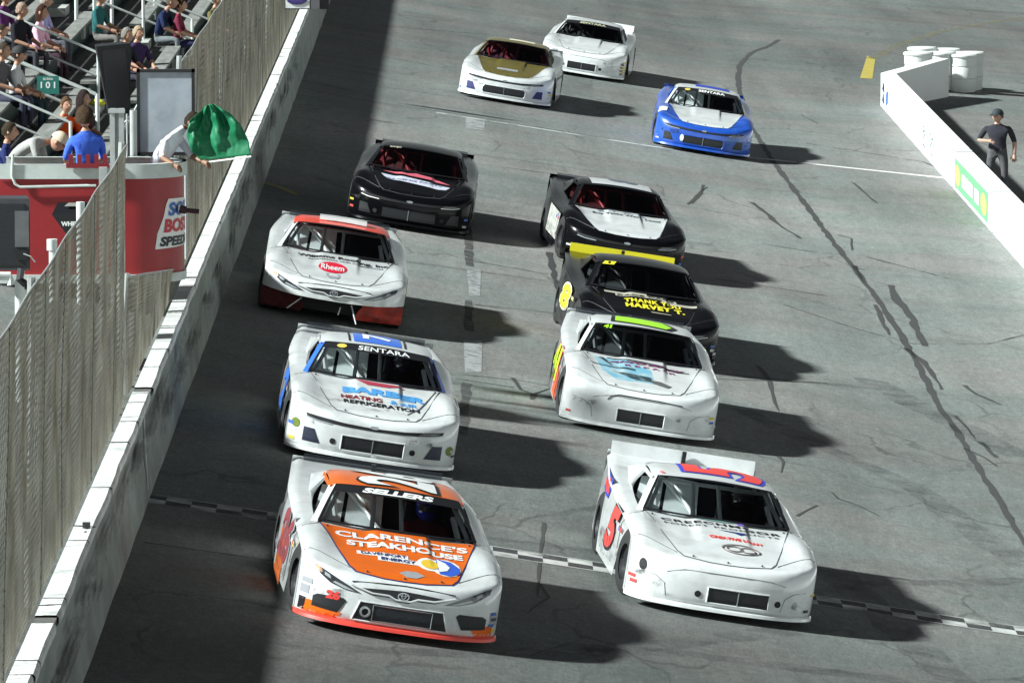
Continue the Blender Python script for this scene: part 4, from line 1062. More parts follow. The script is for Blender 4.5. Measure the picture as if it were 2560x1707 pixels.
def build_car(sp):
    body, hood, roof = sp['body'], sp.get('hood'), sp.get('roof', sp['body'])
    o = empty('stock_car', sp['label'], 'race car', group='stock cars racing on the track', M=car_matrix(sp['pose'][0], sp['pose'][1] - .12, sp['pose'][2]))
    torn = sp.get('torn', False)
    b_ = shared('body', 'torn' if torn else 'body', lambda mb: f_body(mb, torn), body, o, weld=True, ang=42)
    if hood:
        patch([hoodpoly(grow=.014)], fnH(.003), 'hood_outline', sp.get('hood_line', BLACK), o, .028)
        h_ = patch([hoodpoly()], fnH(.006), 'hood', hood, o, .028); h_.data.polygons.foreach_set('use_smooth', [True] * len(h_.data.polygons))
    else:
        patch([hoodpoly(grow=.003)], fnH(.002), 'hood_gap', mat('panel_gap', (.10, .10, .10), rough=.8), o, .028)
        h_ = patch([hoodpoly(grow=-.006)], fnH(.006), 'hood', body, o, .028); h_.data.polygons.foreach_set('use_smooth', [True] * len(h_.data.polygons))
    for x, y in ((-.36, .20), (.0, .16), (.36, .20), (.70, 1.36), (-.70, 1.36)):
        mbp = MB(); mbp.ell((x, y, ZT(x, y) + .012), (.012, .012, .012), 6, 4); mbp.build('hood_pin', mat('pin_dark', (.08, .08, .09), rough=.3, metal=.5), o)
    # roof
    def f_roof(mb):
        rows = []
        for i in range(11):
            w = i / 10; row = []
            for j in range(17):
                u = -1.08 + 2.16 * j / 16
                y = 2.055 + .055 * min(1, u * u) * (1 - w) + w * 1.0 * (1 + .0) - .02; h = .615 - .015 * w
                row.append((u * h, y, RZ(u * h, y) - (.022 if abs(u) > 1.05 else 0)))
            rows.append(row)
        mb.grid(rows)
        for sg in (-1, 1):
            mb.grid([[(sg * .66, 2.08, 1.115), (sg * .655, 3.05, 1.11)], [(sg * .672, 2.10, 1.075), (sg * .668, 3.05, 1.06)]])
    shared('roof', 'roof', f_roof, roof, o, ang=50)
    def f_pil(mb, sg):
        if True:
            A = [(sg * .79, 1.50, .815), (sg * .615, 2.09, 1.128), (sg * .675, 2.16, 1.095), (sg * .845, 1.60, .80)]
            B = [(x * .97, y + .05, z - .01) for x, y, z in A]
            mb.add(A + B, [(0, 1, 2, 3), (3, 2, 6, 7), (0, 4, 5, 1), (7, 6, 5, 4)])
    for sg in (-1, 1): shared('windshield_pillar', 'pil%d' % sg, lambda mb: f_pil(mb, sg), sp.get('pillar', roof), o, smooth=False)
    def f_cp(mb, sg):
        if True:
            A = [(sg * .668, 2.80, 1.085), (sg * .78, 3.08, .865), (sg * .70, 3.98, .94), (sg * .60, 3.10, 1.12)]
            B = [(x * .97, y, z - .015) for x, y, z in A]
            mb.add(A + B, [(0, 1, 2, 3), (7, 6, 5, 4), (0, 4, 5, 1), (0, 3, 7, 4)])
    for sg in (-1, 1): shared('rear_pillar', 'cp%d' % sg, lambda mb: f_cp(mb, sg), sp.get('rear', body), o, smooth=False)
    shared('rear_window', 'rw', lambda mb: mb.grid([[(x * (.60 + .08 * t), 3.03 + .9 * t, 1.135 + .03 * (1 - x * x) - .19 * t) for x in (-1, -.5, 0, .5, 1)] for t in (0, .5, 1)]), mat('rear_glass', (.01, .012, .014), rough=.1), o)
    # windshield with black surround
    g_ = shared('windshield', 'ws', lambda mb: mb.grid([[GL(-1 + 2 * j / 14, i / 8) for j in range(15)] for i in range(9)]), GLASS, o)
    def f_sur(mb):
        for a0, a1, b0, b1 in ((-1, 1, 0, .045), (-1, 1, .95, 1.0), (-1, -.96, 0, 1), (.96, 1, 0, 1)):
            mb.grid([[GL(a0 + (a1 - a0) * j / 14, b0 + (b1 - b0) * i / 6) + Vector((0, -.003, .004)) for j in range(15)] for i in range(7)])
    shared('windshield_trim', 'sur', f_sur, BLACK, g_)
    if sp.get('banner'):
        txt, bmat, kw = sp['banner']
        patch([[(-.97, .76), (.97, .76), (.97, .97), (-.97, .97)]], fnG(.006), 'windshield_banner', bmat, g_, .12)
        lettering(txt, kw.get('x', 0), .865, kw.get('w', 1.15), .135, fnG(.010), kw.get('m', W1), g_, bold=kw.get('bold', .03), shear=kw.get('shear', 0), maxlen=.08, space=kw.get('space', 1.0))
        if kw.get('logo'): patch([circ(-.66, .865, .09, .07)], fnG(.010), 'banner_logo', mat('banner_gold', (.55, .45, .08)), g_, .1)
    # cabin
    cage = sp.get('cage', CAGEW); pan_ = sp.get('panel', ALU)
    def f_tub(mb):
        mb.grid([[(-.76, y, .34), (.76, y, .34)] for y in (1.45, 3.6)])
        mb.grid([[(x, y, .34) for x in (-.77,)] + [(-.77, y, .83)] for y in (1.5, 3.2)]); mb.grid([[(.77, y, .83), (.77, y, .34)] for y in (1.5, 3.2)])
        mb.box((0, 1.62, .70), (1.46, .28, .10))
        mb.grid([[(x, 2.95, .34), (x * .95, 3.08, .86), (x * .80, 3.15, 1.08)] for x in (-.76, .76)])
        mb.box((0, 2.6, .25), (1.34, 4.3, .2)); mb.box((0, .62, .35), (1.3, .45, .35))
    shared('cabin_interior', 'tub', f_tub, INT, o, smooth=False)
    def f_pan(mb):
        mb.box((-.42, 2.55, .62), (.56, .7, .02)); mb.grid([[(-.74, 2.86, .50), (-.66, 3.0, .98)], [(-.44, 2.86, .50), (-.42, 3.0, 1.02)]]); mb.grid([[(-.40, 2.86, .50), (-.38, 3.0, 1.02)], [(-.02, 2.86, .50), (-.04, 3.0, 1.0)]]); mb.box((-.40, 2.0, .66), (.66, .5, .02)); mb.grid([[(-.735, 1.8, .5), (-.72, 1.8, .80)], [(-.735, 2.9, .5), (-.72, 2.9, .80)]])
    shared('aluminium_panels', 'pan', f_pan, pan_, o, smooth=False)
    def f_cage(mb):
        for sg in (-1, 1):
            mb.tube([(sg * .70, 1.62, .60), (sg * .70, 1.66, .84), (sg * .56, 2.16, 1.09), (sg * .54, 2.9, 1.10), (sg * .62, 2.95, .5)], .024, 6)
            mb.tube([(sg * .74, 1.7, .62), (sg * .74, 2.9, .68)], .022, 6)
        mb.tube([(-.56, 2.16, 1.085), (.56, 2.16, 1.085)], .022, 6); mb.tube([(-.54, 2.9, 1.10), (.54, 2.9, 1.10)], .022, 6)
        mb.tube([(-.24, 1.60, .78), (-.22, 2.12, 1.09)], .024, 6); mb.tube([(.05, 1.56, .80), (.04, 2.08, 1.10)], .022, 6); mb.tube([(.62, 1.62, .80), (.56, 1.9, .98)], .030, 6); mb.tube([(-.55, 2.3, .80), (-.62, 2.2, 1.04)], .03, 6)
        mb.tube([(-.54, 2.9, 1.08), (.0, 2.92, .62)], .02, 6); mb.tube([(-.06, 2.2, .62), (-.3, 2.9, .95)], .02, 6)
    shared('roll_cage', 'cage', f_cage, cage, o)
    mb = MB(); mb.box((.36, 2.62, .72), (.44, .10, .62)); mb.box((.36, 2.38, .46), (.46, .44, .10)); mb.box((.16, 2.48, .92), (.05, .22, .16)); mb.box((.56, 2.48, .92), (.05, .22, .16)); mb.build('seat', sp.get('seat', INT), o)
    mb = MB(); mb.grid([[Vector((.795 - .12 * t, 1.75 + .2 * t + u * 1.0, .84 + .24 * t)) for t in (0, .5, 1)] for u in (0, .5, 1)]); mb.build('window_net', mat('window_net_black', (.02, .02, .022), rough=.8), o)
    # spoiler
    sw, sh_, sa = sp.get('spoiler_size', (.72, .07, .03))
    zs = ZT(0, 4.85)
    mb = MB(); mb.add([(-sw, 4.84, zs - .01), (sw, 4.84, zs - .01), (sw, 4.84 + sa, zs + sh_), (-sw, 4.84 + sa, zs + sh_), (-sw, 4.86, zs - .01), (sw, 4.86, zs - .01), (sw, 4.86 + sa, zs + sh_), (-sw, 4.86 + sa, zs + sh_)],
        [(0, 1, 2, 3), (7, 6, 5, 4), (3, 2, 6, 7), (0, 3, 7, 4), (1, 5, 6, 2)]); sp_o = mb.build('spoiler', sp.get('spoiler', SMOKE), o)
    mb = MB(); mb.box((0, 4.82, zs + sh_ / 2), (.045, .05, sh_)); mb.build('spoiler_brace', BLACK, sp_o)
    # splitter
    if not torn:
        def f_spl(mb):
            xs_ = cols(.08); rows = []
            for d, z in ((.03, .128), (-.02, .112), (-.03, .082), (.03, .075)): rows.append([(x * 1.012, PL(x) + d, z) for x in xs_])
            mb.grid(rows[::-1])
        shared('splitter', 'spl', f_spl, sp.get('splitter', body), o)
    # wheels
    if 'wheel' not in CACHE:
        def f_w(mb):
            prof = [(.13, .19), (.13, .30), (.105, .335), (-.105, .335), (-.13, .30), (-.13, .19)]
            mb.grid([[(a, r * math.cos(t), r * math.sin(t)) for t in [2 * math.pi * j / 28 for j in range(29)]] for a, r in prof])
        def f_r(mb):
            prof = [(.12, .195), (.09, .18), (.06, .06), (.07, .001)]
            for sg in (-1, 1): mb.grid([[(sg * a, r * math.cos(t), r * math.sin(t)) for t in [2 * math.pi * j / 20 for j in range(21)]] for a, r in prof])
    for x in (-.845, .845):
        for y in (.93, 3.62):
            w_ = shared('wheel', 'wheel', f_w if 'wheel' not in CACHE else None, RUBBER, o); w_.location = (x, y, .335)
            if x < 0 and y < 2: w_.rotation_euler = (0, 0, R(8))
            shared('wheel_rim', 'wrim', f_r if 'wrim' not in CACHE else None, RIM, w_)
    # nose cover seams, rubbed-on tyre marks and little decals
    for sg in (-1, 1):
        mb = MB(); mb.tube([Vector(fnH(.001)(sg * x, y)) for x, y in ((.53, .26), (.62, .36), (.72, .46), (.82, .53), (.90, .58), (.955, .60))], .0045, 5); mb.build('nose_seam', mat('panel_gap', (.10, .10, .10), rough=.8), o)
        mb = MB(); mb.tube([Vector(fnH(.001)(sg * x, y)) for x, y in ((.78, 1.46), (.86, 1.44), (.93, 1.42))] + [(sg * (XS(1.40, .6) + .001), 1.40, .66), (sg * (XS(1.38, .3) + .001), 1.38, .40)], .0045, 5); mb.build('fender_seam', mat('panel_gap', (.10, .10, .10), rough=.8), o)
    rs = random.Random(sp['label'])
    sc_ = worn('tyre_scuff', (.03, .03, .032), thr=.60, scale=7, soft=.12) if 'tyre_scuff' not in bpy.data.materials else bpy.data.materials['tyre_scuff']
    if not torn:
        for i in range(4):
            x = rs.choice((-1, 1)) * rs.uniform(.45, .88); z = rs.uniform(.18, .44); w = rs.uniform(.08, .2); hgt = rs.uniform(.03, .09)
            patch([[(x - w / 2, z), (x, z - hgt * .4), (x + w / 2, z + .01), (x + w * .4, z + hgt), (x - w * .3, z + hgt * .8)]], fnF(.0075), 'tyre_scuff', sc_, o)
    patch([[(-.8, -.10), (-.2, -.20), (.9, -.14), (1.3, .02), (.5, .06), (-.6, .04)]], fnS(-1, 2.4, .36, .012), 'tyre_scuff', sc_, o)
    stc = [(.5, .06, .05), (.6, .5, .05), (.05, .12, .4), (.04, .04, .05), (.5, .5, .5)]
    for i in range(rs.choice((4, 5, 6)) if sp.get('stickers', True) else 0):
        sg = rs.choice((-1, 1, 1)); x = sg * rs.uniform(.89, .955); z = .17 + .055 * i; c_ = rs.choice(stc)
        if not torn: patch([rect(x - .03, x + .03, z, z + rs.uniform(.025, .04))], fnF(.009), 'sticker', mat('sticker_%02d_%02d' % (int(c_[0] * 99), int(c_[2] * 99)), c_), o)
    for i in range(4):
        u = 1.05 - i * .10; c_ = rs.choice(stc)
        patch([rect(u, u + .08, -.05, .0)], fnS(-1, 2.4, .62, .013), 'sticker', mat('sticker_%02d_%02d' % (int(c_[0] * 99), int(c_[2] * 99)), c_), o)

    # nose
    nose = sp.get('nose', 'plain')
    if nose in ('chevy', 'plain'):
        gw = sp.get('grille_w', .36); gx = sp.get('grille_x', 0); g0, g1 = sp.get('grille_z', (.165, .335))
        gp = rect(gx - gw, gx + gw, g0, g1)
        if sp.get('round_grille'): gp = [(gx - gw + .03, g0), (gx + gw - .03, g0), (gx + gw, g0 + .04), (gx + gw, g1 - .04), (gx + gw - .04, g1), (gx - gw + .04, g1), (gx - gw, g1 - .04), (gx - gw, g0 + .04)]
        gr = patch([gp], fnF(.004), 'grille', MESHM, o)
        rim(gp, fnF(.006), .008, 'grille_rim', sp.get('trim', body), gr)
        mb = MB(); mb.tube([fnF(.008)(gx, g0), fnF(.008)(gx, g1)], .006, 5); mb.build('grille_bar', CAGEG, gr)
        if sp.get('holes', True):
            for sg in (-1, 1): patch([circ(gx + sg * (gw + .10), .245, .034)], fnF(.004), 'brake_duct', DARK, o)
    if nose == 'chevy':
        for sg in (-1, 1):
            pl_ = [(0, .455), (sg * .35, .462), (sg * .62, .48), (sg * .78, .505), (sg * .80, .54), (sg * .60, .522), (sg * .35, .500), (0, .488)]
            if sg < 0: pl_ = pl_[::-1]
            hl = patch([pl_], lambda u, v: fnF(.005)(u, v - .03), 'upper_slit', DARK, o)
            pl2 = [(sg * .50, .482), (sg * .70, .500), (sg * .76, .525), (sg * .56, .510)]
            patch([pl2 if sg > 0 else pl2[::-1]], lambda u, v: fnF(.009)(u, v - .03), 'headlight', sp.get('lens', LAMPD), o, .05)
            pe = [(sg * .50, .462), (sg * .68, .474), (sg * .80, .50), (sg * .795, .510), (sg * .68, .486), (sg * .50, .474)]
            patch([pe if sg > 0 else pe[::-1]], lambda u, v: fnF(.011)(u, v - .03), 'headlight_edge', sp.get('edge', LAMP), o, .05)
            pf = [(sg * .60, .19), (sg * .80, .19), (sg * .80, .35), (sg * .68, .345)]
            patch([pf if sg > 0 else pf[::-1]], fnF(.004), 'side_inlet', sp.get('inlet', MESHM), o)
        if sp.get('emblem', True): patch([[(-.05, .487), (-.018, .487), (-.018, .478), (.018, .478), (.018, .487), (.05, .487), (.04, .505), (.018, .505), (.018, .514), (-.018, .514), (-.018, .505), (-.06, .505)]], lambda u, v: fnF(.012)(u, v - .03), 'nose_emblem', CHROME, o)
    if nose == 'plain':
        gm = mat('faint_panel_line', (.34, .35, .34), rough=.8)
        for pl_ in ([(-.62, .42), (-.45, .47), (-.2, .475), (.2, .475), (.45, .47), (.62, .43)], [(.60, .17), (.63, .30), (.72, .36), (.86, .38)], [(-.60, .17), (-.63, .30), (-.72, .36), (-.86, .38)]):
            mb = MB(); mb.tube([fnF(.002)(*q) for q in pl_], .005, 5); mb.build('panel_line', gm, o)
    if nose == 'toyota' or torn:
        for sg in (-1, 1):
            P_ = lambda pts: [(sg * a, b) for a, b in (pts if sg > 0 else pts[::-1])]
            hl = patch([P_([(.40, .405), (.55, .415), (.70, .455), (.84, .54), (.86, .59), (.80, .575), (.62, .50), (.50, .45)])], fnF(.006), 'headlight', LAMPD, o, .05)
            patch([P_([(.46, .415), (.56, .425), (.68, .465), (.66, .478), (.56, .450)])], fnF(.010), 'lamp_reflector', LAMP, hl, .05)
            patch([P_([(.70, .49), (.76, .515), (.765, .545), (.715, .525)])], fnF(.010), 'lamp_reflector', LAMP, hl, .05)
            if sg < 0: patch([P_([(.80, .535), (.845, .56), (.85, .585), (.81, .575)])], fnF(.012), 'amber_marker', mat('amber', (.7, .25, .06)), hl, .05)
            if not torn:
                patch([P_([(.60, .185), (.84, .20), (.84, .30), (.80, .325), (.56, .335), (.53, .31)])], fnF(.006), 'side_inlet', MESHM, o)
        up = [(-.46, .455), (-.30, .405), (-.12, .405), (-.06, .375), (.06, .375), (.12, .405), (.30, .405), (.46, .455), (.20, .475), (0, .485), (-.20, .475)]
        ug = patch([up], fnF(.006), 'upper_grille', MESHM, o)
        mb = MB(); mb.tube([fnF(.014)(*q) for q in [(-.50, .475), (-.3, .425), (-.14, .425), (-.07, .395), (.07, .395), (.14, .425), (.3, .425), (.50, .475)]], .011, 6); mb.build('grille_moustache', body, ug, smooth=True)
        mb = MB(); mb.tube([fnF(.004)(*q) for q in [(-.50, .505), (-.2, .525), (0, .53), (.2, .525), (.50, .505)]], .006, 5); mb.build('hood_seam', BLACK, ug)
        em = rim(circ(0, .435, .052, .034, 18), fnF(.020), .006, 'ring_emblem', CHROME, o)
        rim(circ(0, .441, .020, .026, 12), fnF(.021), .004, 'inner_ring', CHROME, em); rim(circ(0, .453, .040, .012, 12), fnF(.021), .004, 'inner_ring', CHROME, em)
        if not torn:
            gp = [(-.46, .15), (.46, .15), (.40, .335), (-.40, .335)]
            gr = patch([gp], fnF(.006), 'lower_grille', MESHM, o)
            rim(gp, fnF(.008), .008, 'grille_frame', body, gr)
            fr_ = [(-.27, .165), (.30, .165), (.30, .315), (-.27, .315)]
            patch([fr_], fnF(.010), 'radiator_mesh', mat('radiator', (.02, .024, .03), rough=.4, noise=.4, nscale=50), gr)
            rim(fr_, fnF(.013), .005, 'radiator_frame', CHROME, gr)
            rim(circ(-.34, .24, .042), fnF(.012), .014, 'brake_duct_ring', CHROME, gr)
            patch([circ(-.34, .24, .035)], fnF(.012), 'brake_duct', DARK, gr)
    if torn:
        mb = MB(); mb.box((0, .62, .34), (1.5, .5, .40)); mb.build('nose_cavity_shade', DARK, o)  # dark block put in for the shade inside the open nose
        TR = mat('torn_red', (.40, .035, .02), rough=.5, noise=.6, nscale=9, dirt=(.03, .02, .02), dscale=6, damt=.9)
        mb = MB(); mb.grid([[(.30, .20, .10), (.97, .42, .10)], [(.36, .16, .22), (.975, .40, .22)], [(.44, .14, .34), (.97, .36, .35)]], flip=True); mb.build('crumpled_bumper', TR, o)
        mb = MB(); mb.grid([[(-.97, .50, .10), (-.42, .26, .10)], [(-.985, .46, .2), (-.36, .2, .2)], [(-.975, .42, .34), (-.50, .20, .34)]], flip=True); mb.build('crumpled_bumper', mat('torn_red_dark', (.12, .02, .025), rough=.6, noise=.6, nscale=9), o)
        for pts in ([(-.42, .2, .30), (-.60, .16, .13)], [(.26, .16, .30), (.36, .05, .07)], [(.12, .2, .25), (.10, .2, .14)]):
            mb = MB(); mb.tube([(x, y - .05, z) for x, y, z in pts], .010, 6); mb.build('loose_strut', CAGEW, o)
    return o, h_
def hoodtext(h, s, x, y, w, hh, m, **kw): return lettering(s, x, y, w, hh, fnH(kw.pop('off', .013)), m, h, **kw)
def side_num(o, s, m, yc_, zc_, w, h, sg=-1, outline=None, shear=.2):
    if outline: lettering(s, 0, 0, w * 1.14, h * 1.16, fnS(sg, yc_, zc_, .006), outline, o, name='door_number', bold=.07, shear=shear)
    return lettering(s, 0, 0, w, h, fnS(sg, yc_, zc_, .010), m, o, name='door_number', bold=.05, shear=shear)
def roof_num(o, s, m, yc_, w, h, outline=None, x=0):
    # read from the infield: top of the number points to the outer wall
    if outline: lettering(s, x, yc_, w * 1.10, h * 1.10, fnR(.006), outline, o, name='roof_number', bold=.07, rot=math.pi / 2)
    return lettering(s, x, yc_, w, h, fnR(.011), m, o, name='roof_number', bold=.04, rot=math.pi / 2)
ORG = mat('decal_orange', (.80, .15, .012), rough=.32, coat=.5, noise=.08, nscale=5); NAVY = mat('decal_navy', (.02, .035, .16), rough=.4); REDD = mat('decal_red', (.75, .06, .05), rough=.4); BLU = mat('decal_blue', (.04, .16, .60), rough=.4)
BLK = mat('decal_black', (.015, .015, .018), rough=.4); WHD = mat('decal_white', (.78, .79, .78), rough=.4); YLD = mat('decal_yellow', (.78, .68, .04), rough=.4); GRD = mat('decal_grey', (.33, .34, .36), rough=.4); LIME = mat('decal_lime', (.35, .72, .03), rough=.4)
SKB = mat('decal_skyblue', (.08, .30, .62), rough=.4); OLV = mat('decal_olive_green', (.14, .19, .02), rough=.5)
P0 = {}
# ---- orange hood car
o, h = build_car(dict(label='white race car with orange hood and roof and SELLERS windshield banner, leading the left lane', pose=(-.65, 60.25, 5.3), body=WHP, hood=ORG, hood_line=NAVY, roof=ORG, pillar=WHP, nose='toyota', splitter=mat('splitter_red', (.80, .07, .05), rough=.4), banner=('SELLERS', BLK, dict(w=1.12, bold=.05, shear=.2)), rear=mat('weathered_silver_wrap', (.42, .44, .44), rough=.35, noise=.3, nscale=8), cage=CAGEW))
hoodtext(h, "CLARENCE'S", .02, 1.20, 1.30, .18, WHD, bold=.035)
hoodtext(h, 'STEAKHOUSE', .04, .96, 1.14, .16, WHD, bold=.05)
patch([[(-.44, .66), (.06, .66), (.06, .76), (-.44, .76)], [(-.24, .55), (.16, .55), (.16, .66), (-.24, .66)]], fnH(.010), 'sponsor_plate', WHD, h)
hoodtext(h, 'DAVENPORT', -.18, .71, .44, .07, NAVY, off=.015, bold=.02); hoodtext(h, 'ENERGY', -.04, .605, .34, .075, NAVY, off=.015, bold=.03)
patch([circ(.27, .62, .13, .17), circ(.42, .60, .15, .24)], fnH(.011), 'sun_logo', WHD, h)
patch([circ(.27, .62, .09, .12)], fnH(.015), 'sun_disc', mat('sun_yellow', (.72, .48, .04)), h)
patch([[(.33, .83), (.35, .40), (.45, .37), (.545, .46), (.56, .62), (.48, .78)]], fnH(.015), 'water_drop', mat('drop_blue', (.03, .10, .52)), h)
patch([[(.34, .80), (.35, .44), (.43, .50), (.46, .60), (.42, .72)]], fnH(.019), 'water_spray', WHD, h)
patch([[(-.05, .28), (.02, .20), (.12, .20), (.2, .28), (.13, .36), (.03, .36)]], fnH(.011), 'series_badge', GRD, h)
roof_num(o, '26', WHD, 2.52, .80, .80, BLK)
lettering('26', -.66, .345, .13, .085, fnF(.008), REDD, o, bold=.06, name='bumper_number')
for q in ([(-.955, .30), (-.88, .30), (-.88, .38), (-.955, .38)], [(-.95, .40), (-.86, .40), (-.86, .45), (-.95, .45)], [(.88, .24), (.955, .24), (.955, .34), (.88, .34)]): patch([q], fnF(.006), 'sticker', GRD, o)
patch([[(-.92, .13), (-.60, .13), (-.56, .19), (-.84, .25), (-.92, .25)]], fnF(.005), 'corner_stripe', ORG, o); patch([[(.92, .13), (.74, .13), (.70, .19), (.92, .25)][::-1]], fnF(.005), 'corner_stripe', ORG, o)
patch([[(-.955, .14), (-.90, .14), (-.90, .26), (-.955, .26)]], fnF(.008), 'sticker', BLK, o)
side_num(o, '26', mat('wrap_maroon', (.25, .05, .06), rough=.4), 2.4, .52, 1.3, .50, outline=GRD)
patch([[(-.55, -.36), (.55, -.36), (.50, -.05), (-.55, .10)]], fnS(-1, 2.2, .52, .004), 'side_graphic', mat('wrap_silver', (.33, .36, .36), rough=.25, noise=.5, nscale=9), o)
patch([[(-.45, -.30), (.45, -.34), (.40, .0), (-.40, .18)]], fnS(-1, 3.6 - 1.2 + .1, .40, .008), 'side_graphic', mat('wrap_orange', (.45, .10, .02), rough=.35, noise=.5, nscale=8), o)
# ---- white number 5 car
o, h = build_car(dict(label='plain white race car with red 5 on its roof, leading the right lane', pose=(2.62, 64.92, 4.6), body=WHP, nose='plain', grille_x=.14, grille_w=.32, grille_z=(.17, .33), splitter=WHP, spoiler=WHP, spoiler_size=(.80, .14, .04)))
hoodtext(h, 'CREECHMOOR', .02, 1.27, 1.28, .075, BLK, bold=.03, space=1.15); hoodtext(h, 'FOREST PRODUCTS', .02, 1.16, 1.22, .045, BLK, bold=.02, space=1.15)
patch([[(-.28, 1.37), (.05, 1.35), (.22, 1.38), (.02, 1.405)]], fnH(.012), 'pine_logo', mat('pine_green', (.10, .20, .18)), h); patch([circ(.24, 1.36, .05, .03)], fnH(.013), 'purple_logo', mat('logo_purple', (.15, .08, .40)), h)
patch([[(-.05, 1.09), (.14, 1.05), (.2, 1.0), (.27, 1.05), (.3, 1.08)]], fnH(.012), 'arrow_mark', NAVY, h)
hoodtext(h, 'CREATIVE LOAN', .14, .86, .56, .075, REDD, bold=.05)
for c_, r1, r2 in (((.17, .57), .20, .13), ((.10, .57), .08, .07), ((.24, .57), .08, .07)): rim(circ(*c_, r1, r2, 16), fnH(.014), .006, 'oval_badge', mat('badge_brown', (.13, .10, .10)), h)
roof_num(o, '5', REDD, 2.55, .66, .86, mat('outline_blue', (.04, .06, .45)), x=.12)
side_num(o, '5', REDD, 2.15, .50, .95, .46, outline=BLK, shear=.3)
lettering('Crunk', 0, 0, .95, .17, fnS(-1, 3.55, .80, .008), REDD, o, bold=.06, shear=.2); patch([[(-.50, -.12), (.50, -.12), (.55, .10), (-.45, .10)]], fnS(-1, 3.55, .80, .004), 'side_graphic', mat('outline_navy', (.03, .04, .30)), o)
patch([circ(-.86, .44, .035, .06)], fnF(.008), 'fender_hole', DARK, o)
lettering('5', -.56, 2.17, .05, .07, fnR(.012), REDD, o, bold=.05)
# ---- Barber
o, h = build_car(dict(label='white race car with blue roof panel, SENTARA banner and BARBER hood lettering', pose=(-1.09, 72.37, 3.1), body=WHP, nose='chevy', pillar=mat('blue_pillar', (.03, .14, .70), rough=.35, coat=.5), roof=WHP, banner=('SENTARA', BLK, dict(w=.95, x=.12, bold=.01, logo=True)), inlet=mat('inlet_bluegrey', (.03, .035, .06), rough=.4, noise=.4, nscale=12)))
patch([rect(-.28, .28, 2.16, 2.98)], fnR(.006), 'roof_panel', mat('blue_panel', (.03, .16, .70), rough=.35, coat=.4), o); roof_num(o, '7', WHD, 2.55, .4, .34)
for x in (-.33, .33): patch([rect(x - .012, x + .012, 2.16, 2.98)], fnR(.006), 'roof_stripe', BLK, o)
hoodtext(h, 'BARBER', .10, .96, .98, .22, SKB, bold=.06); hoodtext(h, 'HEATING', -.17, .70, .48, .13, mat('decal_maroon', (.20, .02, .03)), bold=.03); hoodtext(h, '& AIR', .32, .70, .32, .13, SKB, bold=.03); hoodtext(h, 'REFRIGERATION', .06, .53, .88, .13, BLK, bold=.03)
patch([[(-.24, 1.37), (.0, 1.34), (.36, 1.33), (.14, 1.20), (-.10, 1.20)]], fnH(.012), 'red_logo', mat('logo_red', (.35, .03, .06)), h)
for sg in (-1, 1): patch([circ(sg * .895, .37 if sg < 0 else .30, .045, .055)], fnF(.008), 'round_sticker', OLV, o)
patch([rect(.0, .06, .13, .17)], fnF(.03), 'tow_tab', W1, o)
# smashed fender crease and scuffs
for pts in ([(.70, 1.36), (.62, 1.05), (.50, .62), (.36, .36)],): mb = MB(); mb.tube([Vector(fnH(.004)(*q)) for q in pts], .012, 5); mb.build('dent_crease', mat('crease_dark', (.10, .10, .10), rough=.8), o)
patch([[(-.75, .62), (-.35, .52), (.1, .44), (.45, .36), (.40, .30), (-.2, .34), (-.6, .46)]], fnH(.013), 'scuff', worn('scuff_marks', (.16, .14, .13), thr=.60, scale=5, soft=.14), h)
side_num(o, '2', BLU, 2.3, .50, 1.3, .5)
# ---- green roof 41
o, h = build_car(dict(label='white race car with lime roof number and 41 on the windshield, cyan smeared hood', pose=(2.15, 79.31, 1.5), body=WHP, nose='plain', grille_w=.30, grille_z=(.16, .33), holes=False, hood_line=BLK, cage=CAGEG, panel=mat('dark_panel', (.06, .07, .075), rough=.6)))
lettering('41', -.72, .88, .16, .14, fnG(.010), LIME, o, bold=.06)
patch([[(-.42, 2.20), (.36, 2.10), (.46, 2.30), (.30, 2.62), (-.38, 2.72)]], fnR(.006), 'roof_outline', BLK, o, .05); patch([[(-.36, 2.24), (.30, 2.15), (.38, 2.31), (.26, 2.54), (-.34, 2.64)]], fnR(.010), 'roof_number', LIME, o, .05)
patch([[(-.62, 1.30), (-.2, 1.25), (.1, .95), (.15, .45), (-.35, .40), (-.52, .75)]], fnH(.010), 'cyan_smear', worn('cyan_film', (.06, .42, .60), thr=.55, scale=2.5, soft=.2), h)
for q in ([(-.68, 1.0), (-.1, .90), (-.1, .84), (-.66, .94)], [(-.4, .76), (.1, .66), (.1, .50), (-.1, .48)], [(-.56, 1.28), (-.50, 1.30), (-.38, 1.0), (-.42, 1.0)]): patch([q], fnH(.014), 'smudge', worn('soot_film', (.02, .03, .035), thr=.45, scale=5, soft=.15), h)
hoodtext(h, 'REPAIR', .10, 1.02, .66, .07, mat('decal_purple', (.20, .02, .12)), bold=.03, space=1.5); hoodtext(h, 'AUTO BODY', .06, 1.16, 1.0, .09, mat('decal_plum', (.16, .03, .10)), bold=.06, shear=.5)
rim([(-.45, 1.30), (.0, 1.25), (.60, 1.12), (.45, 1.10), (.0, 1.22)], fnH(.013), .005, 'logo_outline', BLK, h)
patch([[(.02, .58), (.22, .56), (.36, .44), (.30, .36), (.12, .46)]], fnH(.013), 'car_logo', mat('logo_greybrown', (.10, .10, .10), rough=.6), h)
mb = MB(); mb.tube([fnF(.006)(*q) for q in [(-.44, .42), (-.40, .47), (-.30, .495), (.2, .49), (.5, .47)]], .007, 5); mb.build('nose_line', BLK, o)
side_num(o, '41', mat('number_lime', (.45, .75, .03)), 2.6, .52, 1.3, .45, outline=REDD)
patch([[(-.5, -.34), (.5, -.34), (.45, -.05), (-.4, .05)]], fnS(-1, 1.9, .48, .004), 'side_graphic', mat('side_redorange', (.75, .10, .04)), o)
